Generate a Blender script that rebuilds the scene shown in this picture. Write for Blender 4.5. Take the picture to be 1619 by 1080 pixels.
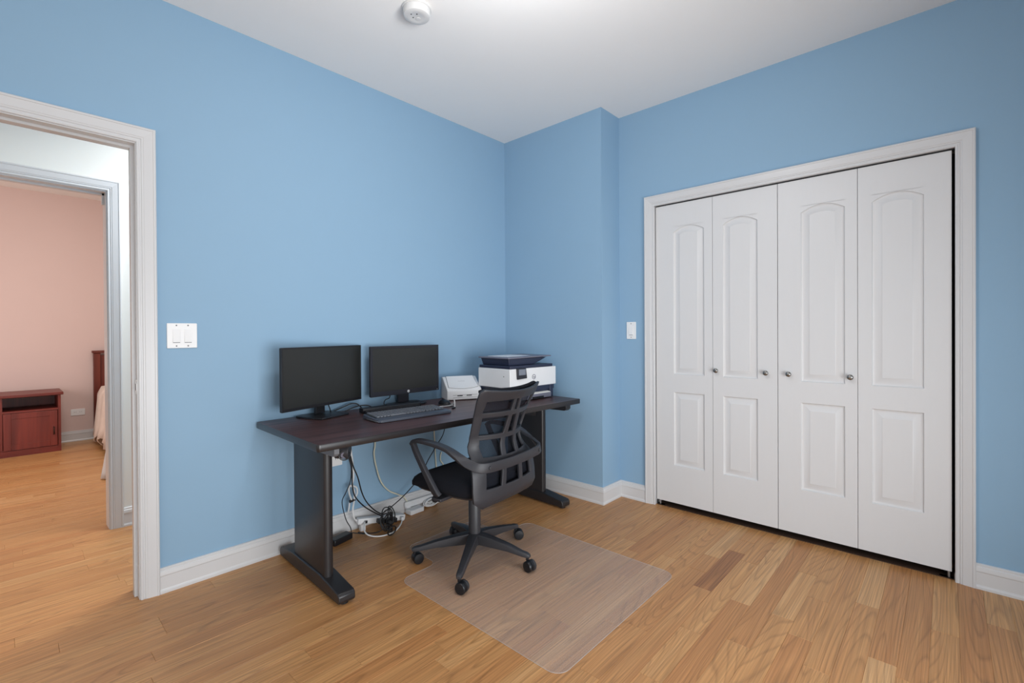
import bpy, bmesh, math, random
from mathutils import Vector, Matrix
random.seed(7)
PI = math.pi
for o in list(bpy.data.objects):
    bpy.data.objects.remove(o)
SC = bpy.context.scene
COL = SC.collection

# ------------------------------------------------------------------ camera
cam_d = bpy.data.cameras.new('camera')
cam = bpy.data.objects.new('camera', cam_d)
COL.objects.link(cam)
SC.camera = cam
YAW, PITCH, ROLL, EYE, FPX, CY = 0.7451, -0.0059, -0.0060, 1.1963, 747.66, 529.28
_f = Vector((math.cos(YAW) * math.cos(PITCH), math.sin(YAW) * math.cos(PITCH), math.sin(PITCH)))
_r = Vector((math.sin(YAW), -math.cos(YAW), 0))
_u = _r.cross(_f)
_c, _s = math.cos(ROLL), math.sin(ROLL)
RX, UX = _c * _r + _s * _u, -_s * _r + _c * _u
M = Matrix((RX, UX, -_f)).transposed().to_4x4()
M.translation = (0, 0, EYE)
cam.matrix_world = M
cam_d.sensor_fit = 'HORIZONTAL'
cam_d.sensor_width = 36
cam_d.lens = FPX / 1619 * 36
cam_d.shift_y = -(540 - CY) / 1619
cam_d.clip_start = 0.02

# ------------------------------------------------------------------ world, lamps, exposure
W = bpy.data.worlds.new('world')
SC.world = W
W.use_nodes = True
W.node_tree.nodes['Background'].inputs[0].default_value = (0.93, 0.97, 1.0, 1)
W.node_tree.nodes['Background'].inputs[1].default_value = 0.80
VS = SC.view_settings
SC.display_settings.display_device = 'sRGB'
VS.view_transform = 'Standard'
VS.look = 'None'
VS.gamma = 1
VS.use_curve_mapping = False
VS.exposure = 0.35


def area(name, loc, target, sx, sy, power, col=(1, 1, 1), spread=180):
    d = bpy.data.lights.new(name, 'AREA')
    d.shape = 'RECTANGLE'
    d.size, d.size_y = sx, sy
    d.energy = power
    d.color = col
    d.spread = math.radians(spread)
    o = bpy.data.objects.new(name, d)
    COL.objects.link(o)
    o.location = loc
    o.rotation_euler = (Vector(target) - Vector(loc)).to_track_quat('-Z', 'Y').to_euler()
    return o


# even daylight comes in from behind the camera (world); the room's ceiling lamp; hall lamp; bedroom daylight; two added fill lights
area('added_front_fill', (0.95, -1.05, 0.75), (1.85, 2.3, 0.85), 1.8, 1.2, 26, (0.95, 0.98, 1.0), 115)  # added unseen fill, brightens the desk wall and the space under the desk


def bulb(name, loc, power, col, r):
    d = bpy.data.lights.new(name, 'POINT')
    d.energy = power
    d.color = col
    d.shadow_soft_size = r
    o = bpy.data.objects.new(name, d)
    COL.objects.link(o)
    o.location = loc
    return o


bulb('ceiling_lamp_bulb', (1.2, 1.05, 2.35), 17, (0.975, 0.985, 1.0), 0.13)
area('hall_lamp', (1.15, 3.25, 2.55), (1.1, 3.25, 0), 0.5, 0.5, 23, (1.0, 0.985, 0.96))
area('bedroom_window_daylight', (-1.7, 5.4, 1.0), (1, 6.2, 0.7), 1.8, 1.8, 24, (1.0, 0.99, 0.98))
area('added_bedroom_fill', (0.45, 4.95, 2.69), (0.5, 5.6, 0), 0.8, 0.8, 30, (1.0, 0.97, 0.93))  # added unseen fill, reaches the lower bedroom wall and baseboard

# ------------------------------------------------------------------ materials


def srgb(r, g, b):
    f = lambda c: (c / 255 / 12.92) if c / 255 <= 0.04045 else ((c / 255 + 0.055) / 1.055) ** 2.4
    return (f(r), f(g), f(b), 1)


class NT:
    def __init__(s, name):
        s.m = bpy.data.materials.new(name)
        s.m.use_nodes = True
        s.t = s.m.node_tree
        s.b = s.t.nodes['Principled BSDF']
        s.out = s.t.nodes['Material Output']

    def n(s, typ, **kw):
        x = s.t.nodes.new(typ)
        for k, v in kw.items():
            if k.startswith('i_'):
                k2 = k[2:]
                x.inputs[int(k2) if k2.isdigit() else k2.replace('_', ' ')].default_value = v
            else:
                setattr(x, k, v)
        return x

    def l(s, a, b):
        s.t.links.new(a, b)


def mat(name, col, rough=0.5, metal=0.0, spec=0.5, noise=0.0, nscale=30.0, bump=0.0, bscale=200.0, coat=0.0, stretch=(1, 1, 1)):
    t = NT(name)
    b = t.b
    b.inputs['Base Color'].default_value = col
    b.inputs['Roughness'].default_value = rough
    b.inputs['Metallic'].default_value = metal
    b.inputs['Specular IOR Level'].default_value = spec
    b.inputs['Coat Weight'].default_value = coat
    tc = t.n('ShaderNodeTexCoord')
    mp = t.n('ShaderNodeMapping')
    mp.inputs['Scale'].default_value = stretch
    t.l(tc.outputs['Object'], mp.inputs[0])
    if noise > 0:
        nz = t.n('ShaderNodeTexNoise')
        nz.inputs['Scale'].default_value = nscale
        nz.inputs['Detail'].default_value = 4
        t.l(mp.outputs[0], nz.inputs['Vector'])
        mx = t.n('ShaderNodeMix', data_type='RGBA', blend_type='MIX')
        k0, k1 = 1 - noise, 1 + noise
        mx.inputs[6].default_value = (col[0] * k0, col[1] * k0, col[2] * k0, 1)
        mx.inputs[7].default_value = (min(1, col[0] * k1), min(1, col[1] * k1), min(1, col[2] * k1), 1)
        t.l(nz.outputs[0], mx.inputs[0])
        t.l(mx.outputs[2], b.inputs['Base Color'])
    if bump > 0:
        nb = t.n('ShaderNodeTexNoise')
        nb.inputs['Scale'].default_value = bscale
        nb.inputs['Detail'].default_value = 3
        t.l(mp.outputs[0], nb.inputs['Vector'])
        bp = t.n('ShaderNodeBump')
        bp.inputs['Strength'].default_value = bump
        bp.inputs['Distance'].default_value = 0.002
        t.l(nb.outputs[0], bp.inputs['Height'])
        t.l(bp.outputs[0], b.inputs['Normal'])
    return t.m


def oak_material():
    t = NT('oak_strip')
    at = t.n('ShaderNodeAttribute', attribute_name='plank')
    sep = t.n('ShaderNodeSeparateColor')
    t.l(at.outputs['Color'], sep.inputs[0])
    geo = t.n('ShaderNodeNewGeometry')
    sd = t.n('ShaderNodeCombineXYZ')
    k = t.n('ShaderNodeMath', operation='MULTIPLY', i_1=61.0)
    t.l(sep.outputs[1], k.inputs[0])
    k2 = t.n('ShaderNodeMath', operation='MULTIPLY', i_1=37.0)
    t.l(sep.outputs[2], k2.inputs[0])
    t.l(k.outputs[0], sd.inputs[0]); t.l(k2.outputs[0], sd.inputs[1]); t.l(k.outputs[0], sd.inputs[2])
    add = t.n('ShaderNodeVectorMath', operation='ADD')
    t.l(geo.outputs['Position'], add.inputs[0]); t.l(sd.outputs[0], add.inputs[1])

    def noise(scale, st, detail=5, rough=0.55, dist=0.0):
        mp = t.n('ShaderNodeMapping')
        mp.inputs['Scale'].default_value = st
        t.l(add.outputs[0], mp.inputs[0])
        nz = t.n('ShaderNodeTexNoise')
        nz.inputs['Scale'].default_value = scale
        nz.inputs['Detail'].default_value = detail
        nz.inputs['Roughness'].default_value = rough
        nz.inputs['Distortion'].default_value = dist
        t.l(mp.outputs[0], nz.inputs['Vector'])
        return nz
    # cathedral rings: contour lines of a stretched soft noise
    big = noise(1.0, (0.5, 6.0, 1), 1.2, 0.45, 0.1)
    mul = t.n('ShaderNodeMath', operation='MULTIPLY', i_1=30.0)
    t.l(big.outputs[0], mul.inputs[0])
    fr = t.n('ShaderNodeMath', operation='FRACT')
    t.l(mul.outputs[0], fr.inputs[0])
    ring = t.n('ShaderNodeValToRGB')
    e = ring.color_ramp.elements
    e[0].position, e[0].color = 0.0, (0.10, 0.07, 0.05, 1)
    e[1].position, e[1].color = 0.22, (0.85, 0.83, 0.8, 1)
    x = e.new(0.85); x.color = (1, 1, 1, 1)
    x = e.new(1.0); x.color = (0.30, 0.24, 0.18, 1)
    t.l(fr.outputs[0], ring.inputs[0])
    fine = noise(1.0, (2.2, 190, 1), 4, 0.6)
    fr2 = t.n('ShaderNodeMapRange'); fr2.inputs[1].default_value = 0.33; fr2.inputs[2].default_value = 0.67
    t.l(fine.outputs[0], fr2.inputs[0])
    mid = noise(1.0, (1.1, 26, 1), 4, 0.6)
    # tone per plank
    ramp = t.n('ShaderNodeValToRGB')
    e = ramp.color_ramp.elements
    e[0].position, e[0].color = 0.0, srgb(140, 88, 56)
    e[1].position, e[1].color = 1.0, srgb(231, 185, 134)
    x = e.new(0.3); x.color = srgb(196, 136, 84)
    x = e.new(0.65); x.color = srgb(213, 158, 102)
    m0 = t.n('ShaderNodeMath', operation='MULTIPLY_ADD', i_1=0.5, i_2=-0.25)
    t.l(mid.outputs[0], m0.inputs[0])
    m1 = t.n('ShaderNodeMath', operation='ADD', use_clamp=True)
    t.l(sep.outputs[0], m1.inputs[0]); t.l(m0.outputs[0], m1.inputs[1])
    t.l(m1.outputs[0], ramp.inputs[0])
    a = t.n('ShaderNodeMix', data_type='RGBA', blend_type='MULTIPLY')
    a.inputs[0].default_value = 0.30
    t.l(ramp.outputs[0], a.inputs[6]); t.l(ring.outputs[0], a.inputs[7])
    b = t.n('ShaderNodeMix', data_type='RGBA', blend_type='MULTIPLY')
    b.inputs[0].default_value = 0.36
    t.l(a.outputs[2], b.inputs[6]); t.l(fr2.outputs[0], b.inputs[7])
    t.l(b.outputs[2], t.b.inputs['Base Color'])
    t.b.inputs['Roughness'].default_value = 0.36
    t.b.inputs['Specular IOR Level'].default_value = 0.42
    bp = t.n('ShaderNodeBump')
    bp.inputs['Strength'].default_value = 0.12
    bp.inputs['Distance'].default_value = 0.001
    t.l(fr2.outputs[0], bp.inputs['Height'])
    t.l(bp.outputs[0], t.b.inputs['Normal'])
    return t.m


def wood_material(name, dark, light, axis=0, scale=1.0, rough=0.35, spec=0.5):
    t = NT(name)
    tc = t.n('ShaderNodeTexCoord')
    mp = t.n('ShaderNodeMapping')
    st = [30 * scale] * 3
    st[axis] = 1.6 * scale
    mp.inputs['Scale'].default_value = st
    t.l(tc.outputs['Object'], mp.inputs[0])
    nz = t.n('ShaderNodeTexNoise')
    nz.inputs['Scale'].default_value = 1.0
    nz.inputs['Detail'].default_value = 6
    nz.inputs['Roughness'].default_value = 0.6
    nz.inputs['Distortion'].default_value = 0.4
    t.l(mp.outputs[0], nz.inputs['Vector'])
    r = t.n('ShaderNodeValToRGB')
    r.color_ramp.elements[0].position, r.color_ramp.elements[0].color = 0.3, dark
    r.color_ramp.elements[1].position, r.color_ramp.elements[1].color = 0.72, light
    t.l(nz.outputs[0], r.inputs[0])
    t.l(r.outputs[0], t.b.inputs['Base Color'])
    t.b.inputs['Roughness'].default_value = rough
    t.b.inputs['Specular IOR Level'].default_value = spec
    return t.m


def clear_mix(name, col, alpha, rough, spec=0.5):
    """part see-through sheet: the share alpha is hazy surface, the rest lets light through"""
    t = NT(name)
    t.b.inputs['Base Color'].default_value = col
    t.b.inputs['Roughness'].default_value = rough
    t.b.inputs['Specular IOR Level'].default_value = spec
    tr = t.n('ShaderNodeBsdfTransparent')
    mx = t.n('ShaderNodeMixShader', i_0=alpha)
    t.l(tr.outputs[0], mx.inputs[1]); t.l(t.b.outputs[0], mx.inputs[2])
    t.l(mx.outputs[0], t.out.inputs[0])
    return t


def mat_sheet():
    t = clear_mix('clear_vinyl', srgb(226, 222, 220), 0.11, 0.28, 0.5)
    for n in t.t.nodes:
        if n.type == 'BSDF_TRANSPARENT':
            n.inputs[0].default_value = (0.97, 0.975, 0.985, 1)
    return t.m


def mesh_fabric():
    t = clear_mix('chair_mesh_fabric', srgb(22, 24, 32), 0.75, 0.8, 0.2)
    tc = t.n('ShaderNodeTexCoord')
    w = t.n('ShaderNodeTexNoise')
    w.inputs['Scale'].default_value = 400
    t.l(tc.outputs['Object'], w.inputs['Vector'])
    mr = t.n('ShaderNodeMapRange')
    mr.inputs[3].default_value = 0.74
    mr.inputs[4].default_value = 0.93
    t.l(w.outputs[0], mr.inputs[0])
    for n in t.t.nodes:
        if n.type == 'MIX_SHADER':
            t.l(mr.outputs[0], n.inputs[0])
    return t.m


BLUE = mat('blue_wall_paint', srgb(142, 175, 201), 0.62, spec=0.3, noise=0.012, nscale=6, bump=0.03, bscale=160)
PINK = mat('pink_wall_paint', srgb(219, 195, 189), 0.65, spec=0.3, noise=0.012, nscale=6, bump=0.03, bscale=160)
HALLW = mat('warm_white_wall_paint', srgb(232, 231, 226), 0.6, spec=0.3, noise=0.01, nscale=6, bump=0.03, bscale=160)
CEILM = mat('flat_white_ceiling_paint', srgb(247, 246, 244), 0.8, spec=0.2, noise=0.01, nscale=5, bump=0.04, bscale=140)
TRIM = mat('semigloss_white_trim', srgb(210, 210, 211), 0.33, spec=0.45, noise=0.008, nscale=8)
DOORM = mat('white_moulded_door_paint', srgb(216, 216, 217), 0.4, spec=0.4, noise=0.01, nscale=9, bump=0.05, bscale=300, stretch=(1, 6, 1))
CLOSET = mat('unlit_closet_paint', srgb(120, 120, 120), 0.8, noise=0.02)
SUB = mat('dark_subfloor', srgb(58, 38, 24), 0.8, noise=0.1)
OAK = oak_material()
NICKEL = mat('brushed_nickel', srgb(150, 148, 145), 0.32, metal=1.0, noise=0.03, nscale=80)
STEEL = mat('steel_bracket', srgb(170, 170, 172), 0.35, metal=0.9, noise=0.03, nscale=80)
PLATE = mat('white_switch_plastic', srgb(236, 236, 236), 0.35, noise=0.006)
DETECT = mat('aged_white_detector_plastic', srgb(214, 214, 213), 0.45, noise=0.006)  # one even off-white, darker than the switch plastic
SLOT = mat('dark_slot', srgb(60, 60, 62), 0.6, noise=0.02)
WALNUT = wood_material('dark_walnut_laminate', srgb(50, 33, 34), srgb(100, 70, 69), 0, 0.9, 0.36, 0.45)
EDGE = mat('dark_brown_edge_band', srgb(34, 30, 31), 0.28, spec=0.5, noise=0.05, nscale=40)
BLACKM = mat('black_powder_coat', srgb(36, 34, 36), 0.38, spec=0.5, noise=0.05, nscale=90, bump=0.05, bscale=500)
GREYM = mat('grey_painted_steel', srgb(105, 107, 112), 0.5, noise=0.03)
PLASTIC = mat('charcoal_plastic', srgb(48, 48, 52), 0.45, spec=0.5, noise=0.04, nscale=60, bump=0.08, bscale=700)
FRAMEP = mat('dark_grey_chair_plastic', srgb(45, 45, 50), 0.48, spec=0.45, noise=0.03, nscale=60, bump=0.08, bscale=700)
BLK = mat('black_plastic', srgb(17, 18, 23), 0.4, noise=0.05, nscale=60)
FABRIC = mat('black_seat_fabric', srgb(24, 25, 31), 0.95, spec=0.2, noise=0.15, nscale=300, bump=0.3, bscale=700)
MESHF = mesh_fabric()
SCREEN = mat('switched_off_screen', srgb(38, 39, 38), 0.34, spec=0.5, noise=0.01)
SCREENP = mat('printer_touch_screen', srgb(120, 126, 138), 0.25, noise=0.08, nscale=60)
BEZEL = mat('black_bezel', srgb(26, 26, 30), 0.35, noise=0.04)
BEZELB = mat('navy_black_bezel', srgb(34, 35, 44), 0.35, noise=0.04)
RUBBER = mat('black_rubber', srgb(18, 18, 20), 0.6, noise=0.05)
WHITEP = mat('white_office_plastic', srgb(228, 228, 229), 0.42, noise=0.008)
NAVY = mat('navy_printer_plastic', srgb(38, 44, 66), 0.4, noise=0.04, nscale=70)
GREYTRAY = mat('grey_printer_tray', srgb(112, 112, 126), 0.42, noise=0.03)
GREYL = mat('grey_line', srgb(110, 112, 116), 0.5, noise=0.02)
PAPER = mat('paper', srgb(236, 234, 228), 0.8, noise=0.01)
KEYS = mat('charcoal_keys', srgb(112, 115, 122), 0.4, noise=0.06, nscale=90)
KBODY = mat('slate_keyboard_plastic', srgb(72, 78, 90), 0.42, noise=0.04, nscale=80)
CABLEB = mat('black_cable_jacket', srgb(22, 22, 24), 0.5, noise=0.04)
CABLEW = mat('white_cable_jacket', srgb(226, 226, 226), 0.5, noise=0.02)
CABLEY = mat('ivory_cable_jacket', srgb(222, 218, 196), 0.5, noise=0.02)
CHERRY = wood_material('cherry_veneer', srgb(88, 26, 19), srgb(132, 50, 38), 0, 0.6, 0.4)
CHERRYV = wood_material('cherry_veneer_upright', srgb(88, 26, 19), srgb(132, 50, 38), 2, 0.6, 0.4)
BRONZE = mat('dark_bronze_handle', srgb(60, 38, 32), 0.4, metal=0.6, noise=0.05)
HEADB = wood_material('mahogany_headboard', srgb(82, 30, 20), srgb(120, 50, 34), 2, 0.6, 0.45)
LINEN = mat('beige_bed_linen', srgb(214, 196, 184), 0.9, spec=0.2, noise=0.08, nscale=25, bump=0.2, bscale=300)
LINENG = mat('pale_grey_bed_skirt', srgb(196, 192, 190), 0.9, spec=0.2, noise=0.08, nscale=25, bump=0.2, bscale=300)
VINYL = mat_sheet()
EMBOSS = mat('embossed_vinyl_mark', srgb(186, 158, 132), 0.5, noise=0.02)

# ------------------------------------------------------------------ mesh helpers


def add_box(bm, lo, hi, mtx=None):
    vs = []
    for z in (lo[2], hi[2]):
        for y in (lo[1], hi[1]):
            for x in (lo[0], hi[0]):
                v = Vector((x, y, z))
                vs.append(bm.verts.new(mtx @ v if mtx else v))
    for f in ((0, 2, 3, 1), (4, 5, 7, 6), (0, 1, 5, 4), (2, 6, 7, 3), (0, 4, 6, 2), (1, 3, 7, 5)):
        bm.faces.new([vs[i] for i in f])
    return vs


def box(lo, hi, mtx=None):
    bm = bmesh.new()
    add_box(bm, lo, hi, mtx)
    return bm


def boxes(*bb):
    bm = bmesh.new()
    for lo, hi in bb:
        add_box(bm, lo, hi)
    return bm


def frame_of(d):
    d = d.normalized()
    a = Vector((0, 0, 1)) if abs(d.z) < 0.9 else Vector((1, 0, 0))
    x = d.cross(a).normalized()
    return x, d.cross(x).normalized()


def add_cyl(bm, p0, p1, r0, r1=None, n=20, caps=True):
    p0, p1 = Vector(p0), Vector(p1)
    r1 = r0 if r1 is None else r1
    x, y = frame_of(p1 - p0)
    A, B = [], []
    for i in range(n):
        a = 2 * PI * i / n
        d = x * math.cos(a) + y * math.sin(a)
        A.append(bm.verts.new(p0 + d * r0)); B.append(bm.verts.new(p1 + d * r1))
    for i in range(n):
        j = (i + 1) % n
        bm.faces.new((A[i], B[i], B[j], A[j]))
    if caps:
        bm.faces.new(A); bm.faces.new(B[::-1])


def add_lathe(bm, p, axis, prof, n=24):
    """prof: list of (radius, distance along axis)"""
    p, axis = Vector(p), Vector(axis).normalized()
    x, y = frame_of(axis)
    rings = []
    for r, h in prof:
        if r < 1e-6:
            rings.append([bm.verts.new(p + axis * h)])
        else:
            rings.append([bm.verts.new(p + axis * h + (x * math.cos(2 * PI * i / n) + y * math.sin(2 * PI * i / n)) * r) for i in range(n)])
    for A, B in zip(rings, rings[1:]):
        for i in range(n):
            j = (i + 1) % n
            a = [A[0]] if len(A) == 1 else [A[i], A[j]]
            b = [B[0]] if len(B) == 1 else [B[j], B[i]]
            if len(a) + len(b) > 2:
                bm.faces.new(a + b)
    if len(rings[0]) > 1:
        bm.faces.new(rings[0][::-1])
    if len(rings[-1]) > 1:
        bm.faces.new(rings[-1])


def smooth_path(pts, k=6):
    pts = [Vector(p) for p in pts]
    if len(pts) < 3:
        return pts
    P = [pts[0] * 2 - pts[1]] + pts + [pts[-1] * 2 - pts[-2]]
    out = []
    for i in range(1, len(P) - 2):
        a, b, c, d = P[i - 1], P[i], P[i + 1], P[i + 2]
        for j in range(k):
            t = j / k
            out.append(0.5 * (2 * b + (c - a) * t + (2 * a - 5 * b + 4 * c - d) * t * t + (3 * b - a - 3 * c + d) * t ** 3))
    out.append(pts[-1])
    return out


def add_tube(bm, pts, r, n=8, k=6, smooth=True):
    P = smooth_path(pts, k) if smooth else [Vector(p) for p in pts]
    prev = None
    rings = []
    for i, p in enumerate(P):
        d = (P[min(i + 1, len(P) - 1)] - P[max(i - 1, 0)])
        if d.length < 1e-9:
            d = Vector((0, 0, 1))
        d.normalize()
        if prev is None:
            x, _ = frame_of(d)
        else:
            x = prev - d * prev.dot(d)
            if x.length < 1e-6:
                x, _ = frame_of(d)
            x.normalize()
        prev = x
        y = d.cross(x)
        rings.append([bm.verts.new(p + (x * math.cos(2 * PI * q / n) + y * math.sin(2 * PI * q / n)) * r) for q in range(n)])
    for A, B in zip(rings, rings[1:]):
        for q in range(n):
            w = (q + 1) % n
            bm.faces.new((A[q], A[w], B[w], B[q]))
    bm.faces.new(rings[0][::-1]); bm.faces.new(rings[-1])


def add_prism(bm, poly, ext, mtx=None):
    """poly: 3-D points of one planar outline, extruded by the vector ext"""
    ext = Vector(ext)
    A = [Vector(p) for p in poly]
    B = [p + ext for p in A]
    if mtx:
        A, B = [mtx @ p for p in A], [mtx @ p for p in B]
    A = [bm.verts.new(p) for p in A]
    B = [bm.verts.new(p) for p in B]
    bm.faces.new(A[::-1]); bm.faces.new(B)
    n = len(A)
    for i in range(n):
        j = (i + 1) % n
        bm.faces.new((A[i], A[j], B[j], B[i]))


def add_loft(bm, secs, closed_ends=True):
    R = [[bm.verts.new(Vector(p)) for p in s] for s in secs]
    n = len(R[0])
    for A, B in zip(R, R[1:]):
        for i in range(n):
            j = (i + 1) % n
            bm.faces.new((A[i], A[j], B[j], B[i]))
    if closed_ends:
        bm.faces.new(R[0][::-1]); bm.faces.new(R[-1])


def rrect(w, h, r, n=4, cx=0, cy=0):
    out = []
    for sx, sy, a0 in ((1, 1, 0), (-1, 1, 90), (-1, -1, 180), (1, -1, 270)):
        for i in range(n + 1):
            a = math.radians(a0 + 90 * i / n)
            out.append((cx + sx * (w / 2 - r) + r * math.cos(a), cy + sy * (h / 2 - r) + r * math.sin(a)))
    return out


def obj(name, bm, m, parent=None, bevel=0.0, seg=2, smooth=None, angle=35, fix=True):
    if fix:
        bmesh.ops.recalc_face_normals(bm, faces=bm.faces[:])
    me = bpy.data.meshes.new(name)
    bm.to_mesh(me)
    bm.free()
    me.materials.append(m)
    o = bpy.data.objects.new(name, me)
    COL.objects.link(o)
    if parent:
        o.parent = parent
    if bevel > 0:
        md = o.modifiers.new('edge', 'BEVEL')
        md.width = bevel
        md.segments = seg
        md.limit_method = 'ANGLE'
        md.angle_limit = math.radians(30)
        md.harden_normals = False
    if smooth or bevel > 0:
        me.polygons.foreach_set('use_smooth', [True] * len(me.polygons))
        me.set_sharp_from_angle(angle=math.radians(angle))
    return o


def thing(name, label, cat, loc=(0, 0, 0), rz=0, group=None):
    o = bpy.data.objects.new(name, None)
    o.empty_display_size = 0.05
    COL.objects.link(o)
    o.location = loc
    o.rotation_euler = (0, 0, rz)
    return tag(o, label, cat, group)


def tag(o, label, cat, group=None):
    o['label'] = label
    o['category'] = cat
    if group:
        o['group'] = group
    return o


def struct(name, bm, m, **kw):
    o = obj(name, bm, m, None, **kw)
    o['kind'] = 'structure'
    return o


def struct_empty(name, loc=(0, 0, 0), rz=0):
    o = bpy.data.objects.new(name, None)
    COL.objects.link(o)
    o.location = loc
    o.rotation_euler = (0, 0, rz)
    o['kind'] = 'structure'
    return o


def text_bm(s, size, mtx, depth=0.0006, shear=0.0):
    cu = bpy.data.curves.new('lettering', 'FONT')
    cu.body = s
    cu.size = size
    cu.extrude = depth
    cu.shear = shear
    cu.align_x = 'CENTER'
    cu.align_y = 'CENTER'
    cu.resolution_u = 3
    o = bpy.data.objects.new('lettering', cu)
    COL.objects.link(o)
    dg = bpy.context.evaluated_depsgraph_get()
    me = bpy.data.meshes.new_from_object(o.evaluated_get(dg))
    bm = bmesh.new()
    bm.from_mesh(me)
    bmesh.ops.transform(bm, matrix=mtx, verts=bm.verts[:])
    bpy.data.objects.remove(o)
    bpy.data.curves.remove(cu)
    bpy.data.meshes.remove(me)
    return bm


# ------------------------------------------------------------------ room shell
Y0, X0, X1, YC, CEIL = 2.676, 3.063, 2.823, 1.7585, 2.743
WT = 0.124                       # wall thickness
YH0, YH1 = 3.78, 3.90            # wall between hall and bedroom
YB = 7.21                        # pink bedroom wall
XL, YN = -1.2, -1.3              # walls behind the camera

struct('wall_left', boxes(((-2.0, Y0, 0), (-0.47, Y0 + WT, CEIL)), ((0.43, Y0, 0), (X0 + 0.12, Y0 + WT, CEIL)),
                          ((-0.47, Y0, 2.064), (0.43, Y0 + WT, CEIL))), BLUE)
struct('wall_corner', box((X1, YC, 0), (X0 + 0.05, Y0 + 0.02, CEIL)), BLUE)
CYL, CYR, CTOP = 1.4935, -0.0325, 2.062       # closet rough opening
struct('wall_right', boxes(((X0, CYL, 0), (X0 + WT, Y0, CEIL)), ((X0, YN, 0), (X0 + WT, CYR, CEIL)),
                           ((X0, CYR, CTOP), (X0 + WT, CYL, CEIL))), BLUE)
struct('wall_back', box((0.35, YN - .12, 0), (X0 + WT, YN, CEIL)), BLUE)
struct('ceiling', box((-2.2, YN - .2, CEIL), (X0 + 1.0, YB + .2, CEIL + 0.1)), CEILM)
struct('wall_closet', boxes(((X0 + .75, CYR - .2, 0), (X0 + .8, CYL + .2, CEIL)), ((X0 + WT, CYR - .25, 0), (X0 + .8, CYR - .2, CEIL)),
                            ((X0 + WT, CYL + .2, 0), (X0 + .8, CYL + .25, CEIL))), CLOSET)
struct('wall_hall', boxes(((-2.0, YH0, 0), (-0.45, YH1, CEIL)), ((0.462, YH0, 0), (2.9, YH1, CEIL)),
                          ((-0.45, YH0, 2.085), (0.462, YH1, CEIL))), HALLW)
struct('wall_hall_end', boxes(((2.1, Y0 + WT, 0), (2.2, YH0, CEIL)), ((-1.8, Y0 + WT, 0), (-1.7, YH0, CEIL))), HALLW)
struct('wall_bedroom', box((-2.2, YB, 0), (3.0, YB + .12, CEIL)), PINK)
struct('wall_bedroom_side', boxes(((2.8, YH1, 0), (2.9, YB, CEIL)), ((-2.0, YH1, 0), (-1.9, YB, CEIL))), PINK)

# floor: subfloor slab with each oak strip laid on it
floor = struct('floor', box((-2.2, YN - .2, -0.09), (X0 + 1.0, YB + .2, -0.018)), SUB)
PITCH_W, Y_START = 0.083, -0.115 - 0.083 * 15


def to_px(p):
    d = Vector(p) - Vector((0, 0, EYE))
    z = d.dot(_f)
    if z < 0.15:
        return None
    return 809.5 + FPX * d.dot(RX) / z, CY - FPX * d.dot(UX) / z


def plank_area(x0, x1, y0, y1):
    n = max(1, int((x1 - x0) / 0.06))
    tot = 0
    for i in range(n):
        for j in range(2):
            x, y = x0 + (i + .5) * (x1 - x0) / n, y0 + (j + .5) * (y1 - y0) / 2
            q = to_px((x, y, 0))
            if not q or not (0 <= q[0] <= 1619 and 0 <= q[1] <= 1080):
                continue
            if y > Y0 and not (-0.5 < x * Y0 / y < 0.42):
                continue
            if y > YH0 and not (-0.5 < x * YH0 / y < 0.45):
                continue
            if x > X0 or (x > X1 and YC < y < Y0):
                continue
            z = (Vector((x, y, -EYE))).dot(_f)
            tot += FPX ** 2 * EYE / z ** 3 * ((x1 - x0) / n) * ((y1 - y0) / 2)
    return tot


fixed = {11: (2.205, 2.69, 0.14), 4: (2.54, 3.35, 0.78), 7: (2.205, 2.68, 0.74), 12: (2.55, 3.3, 0.80), 1: (2.512, 3.3, 0.62), 9: (1.2, 2.2, 0.35)}
planks = []
nrow = int((YB - Y_START) / PITCH_W) + 1
for r in range(nrow):
    y0 = Y_START + r * PITCH_W
    xs, xe = -2.1, X0 + 0.9
    if y0 + PITCH_W <= YN:
        continue
    k = r - 15
    x = xs - random.random() * 0.9
    cuts = []
    while x < xe:
        L = random.choice((0.35, 0.5, 0.62, 0.75, 0.9, 1.05, 1.25, 1.5))
        tone = min(1, max(0, random.gauss(0.55, 0.09)))
        cuts.append([x, min(x + L, xe), tone])
        x += L
    if k in fixed:
        a, b, tn = fixed[k]
        new = []
        for c in cuts:
            if c[1] <= a or c[0] >= b:
                new.append(c)
            else:
                if c[0] < a - 0.1:
                    new.append([c[0], a, c[2]])
                if c[1] > b + 0.1:
                    new.append([b, c[1], c[2]])
        if not any(abs(c[1] - a) < 1e-6 for c in new):
            lower = [c for c in new if c[1] < a]
            if lower:
                max(lower, key=lambda c: c[1])[1] = a
        if not any(abs(c[0] - b) < 1e-6 for c in new):
            upper = [c for c in new if c[0] > b]
            if upper:
                min(upper, key=lambda c: c[0])[0] = b
        new.append([a, b, tn])
        cuts = new
    for a, b, tn in cuts:
        if b - a > 0.05:
            planks.append((a, b, y0, y0 + PITCH_W, tn, random.random(), random.random(), plank_area(a, b, y0, y0 + PITCH_W)))


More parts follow.
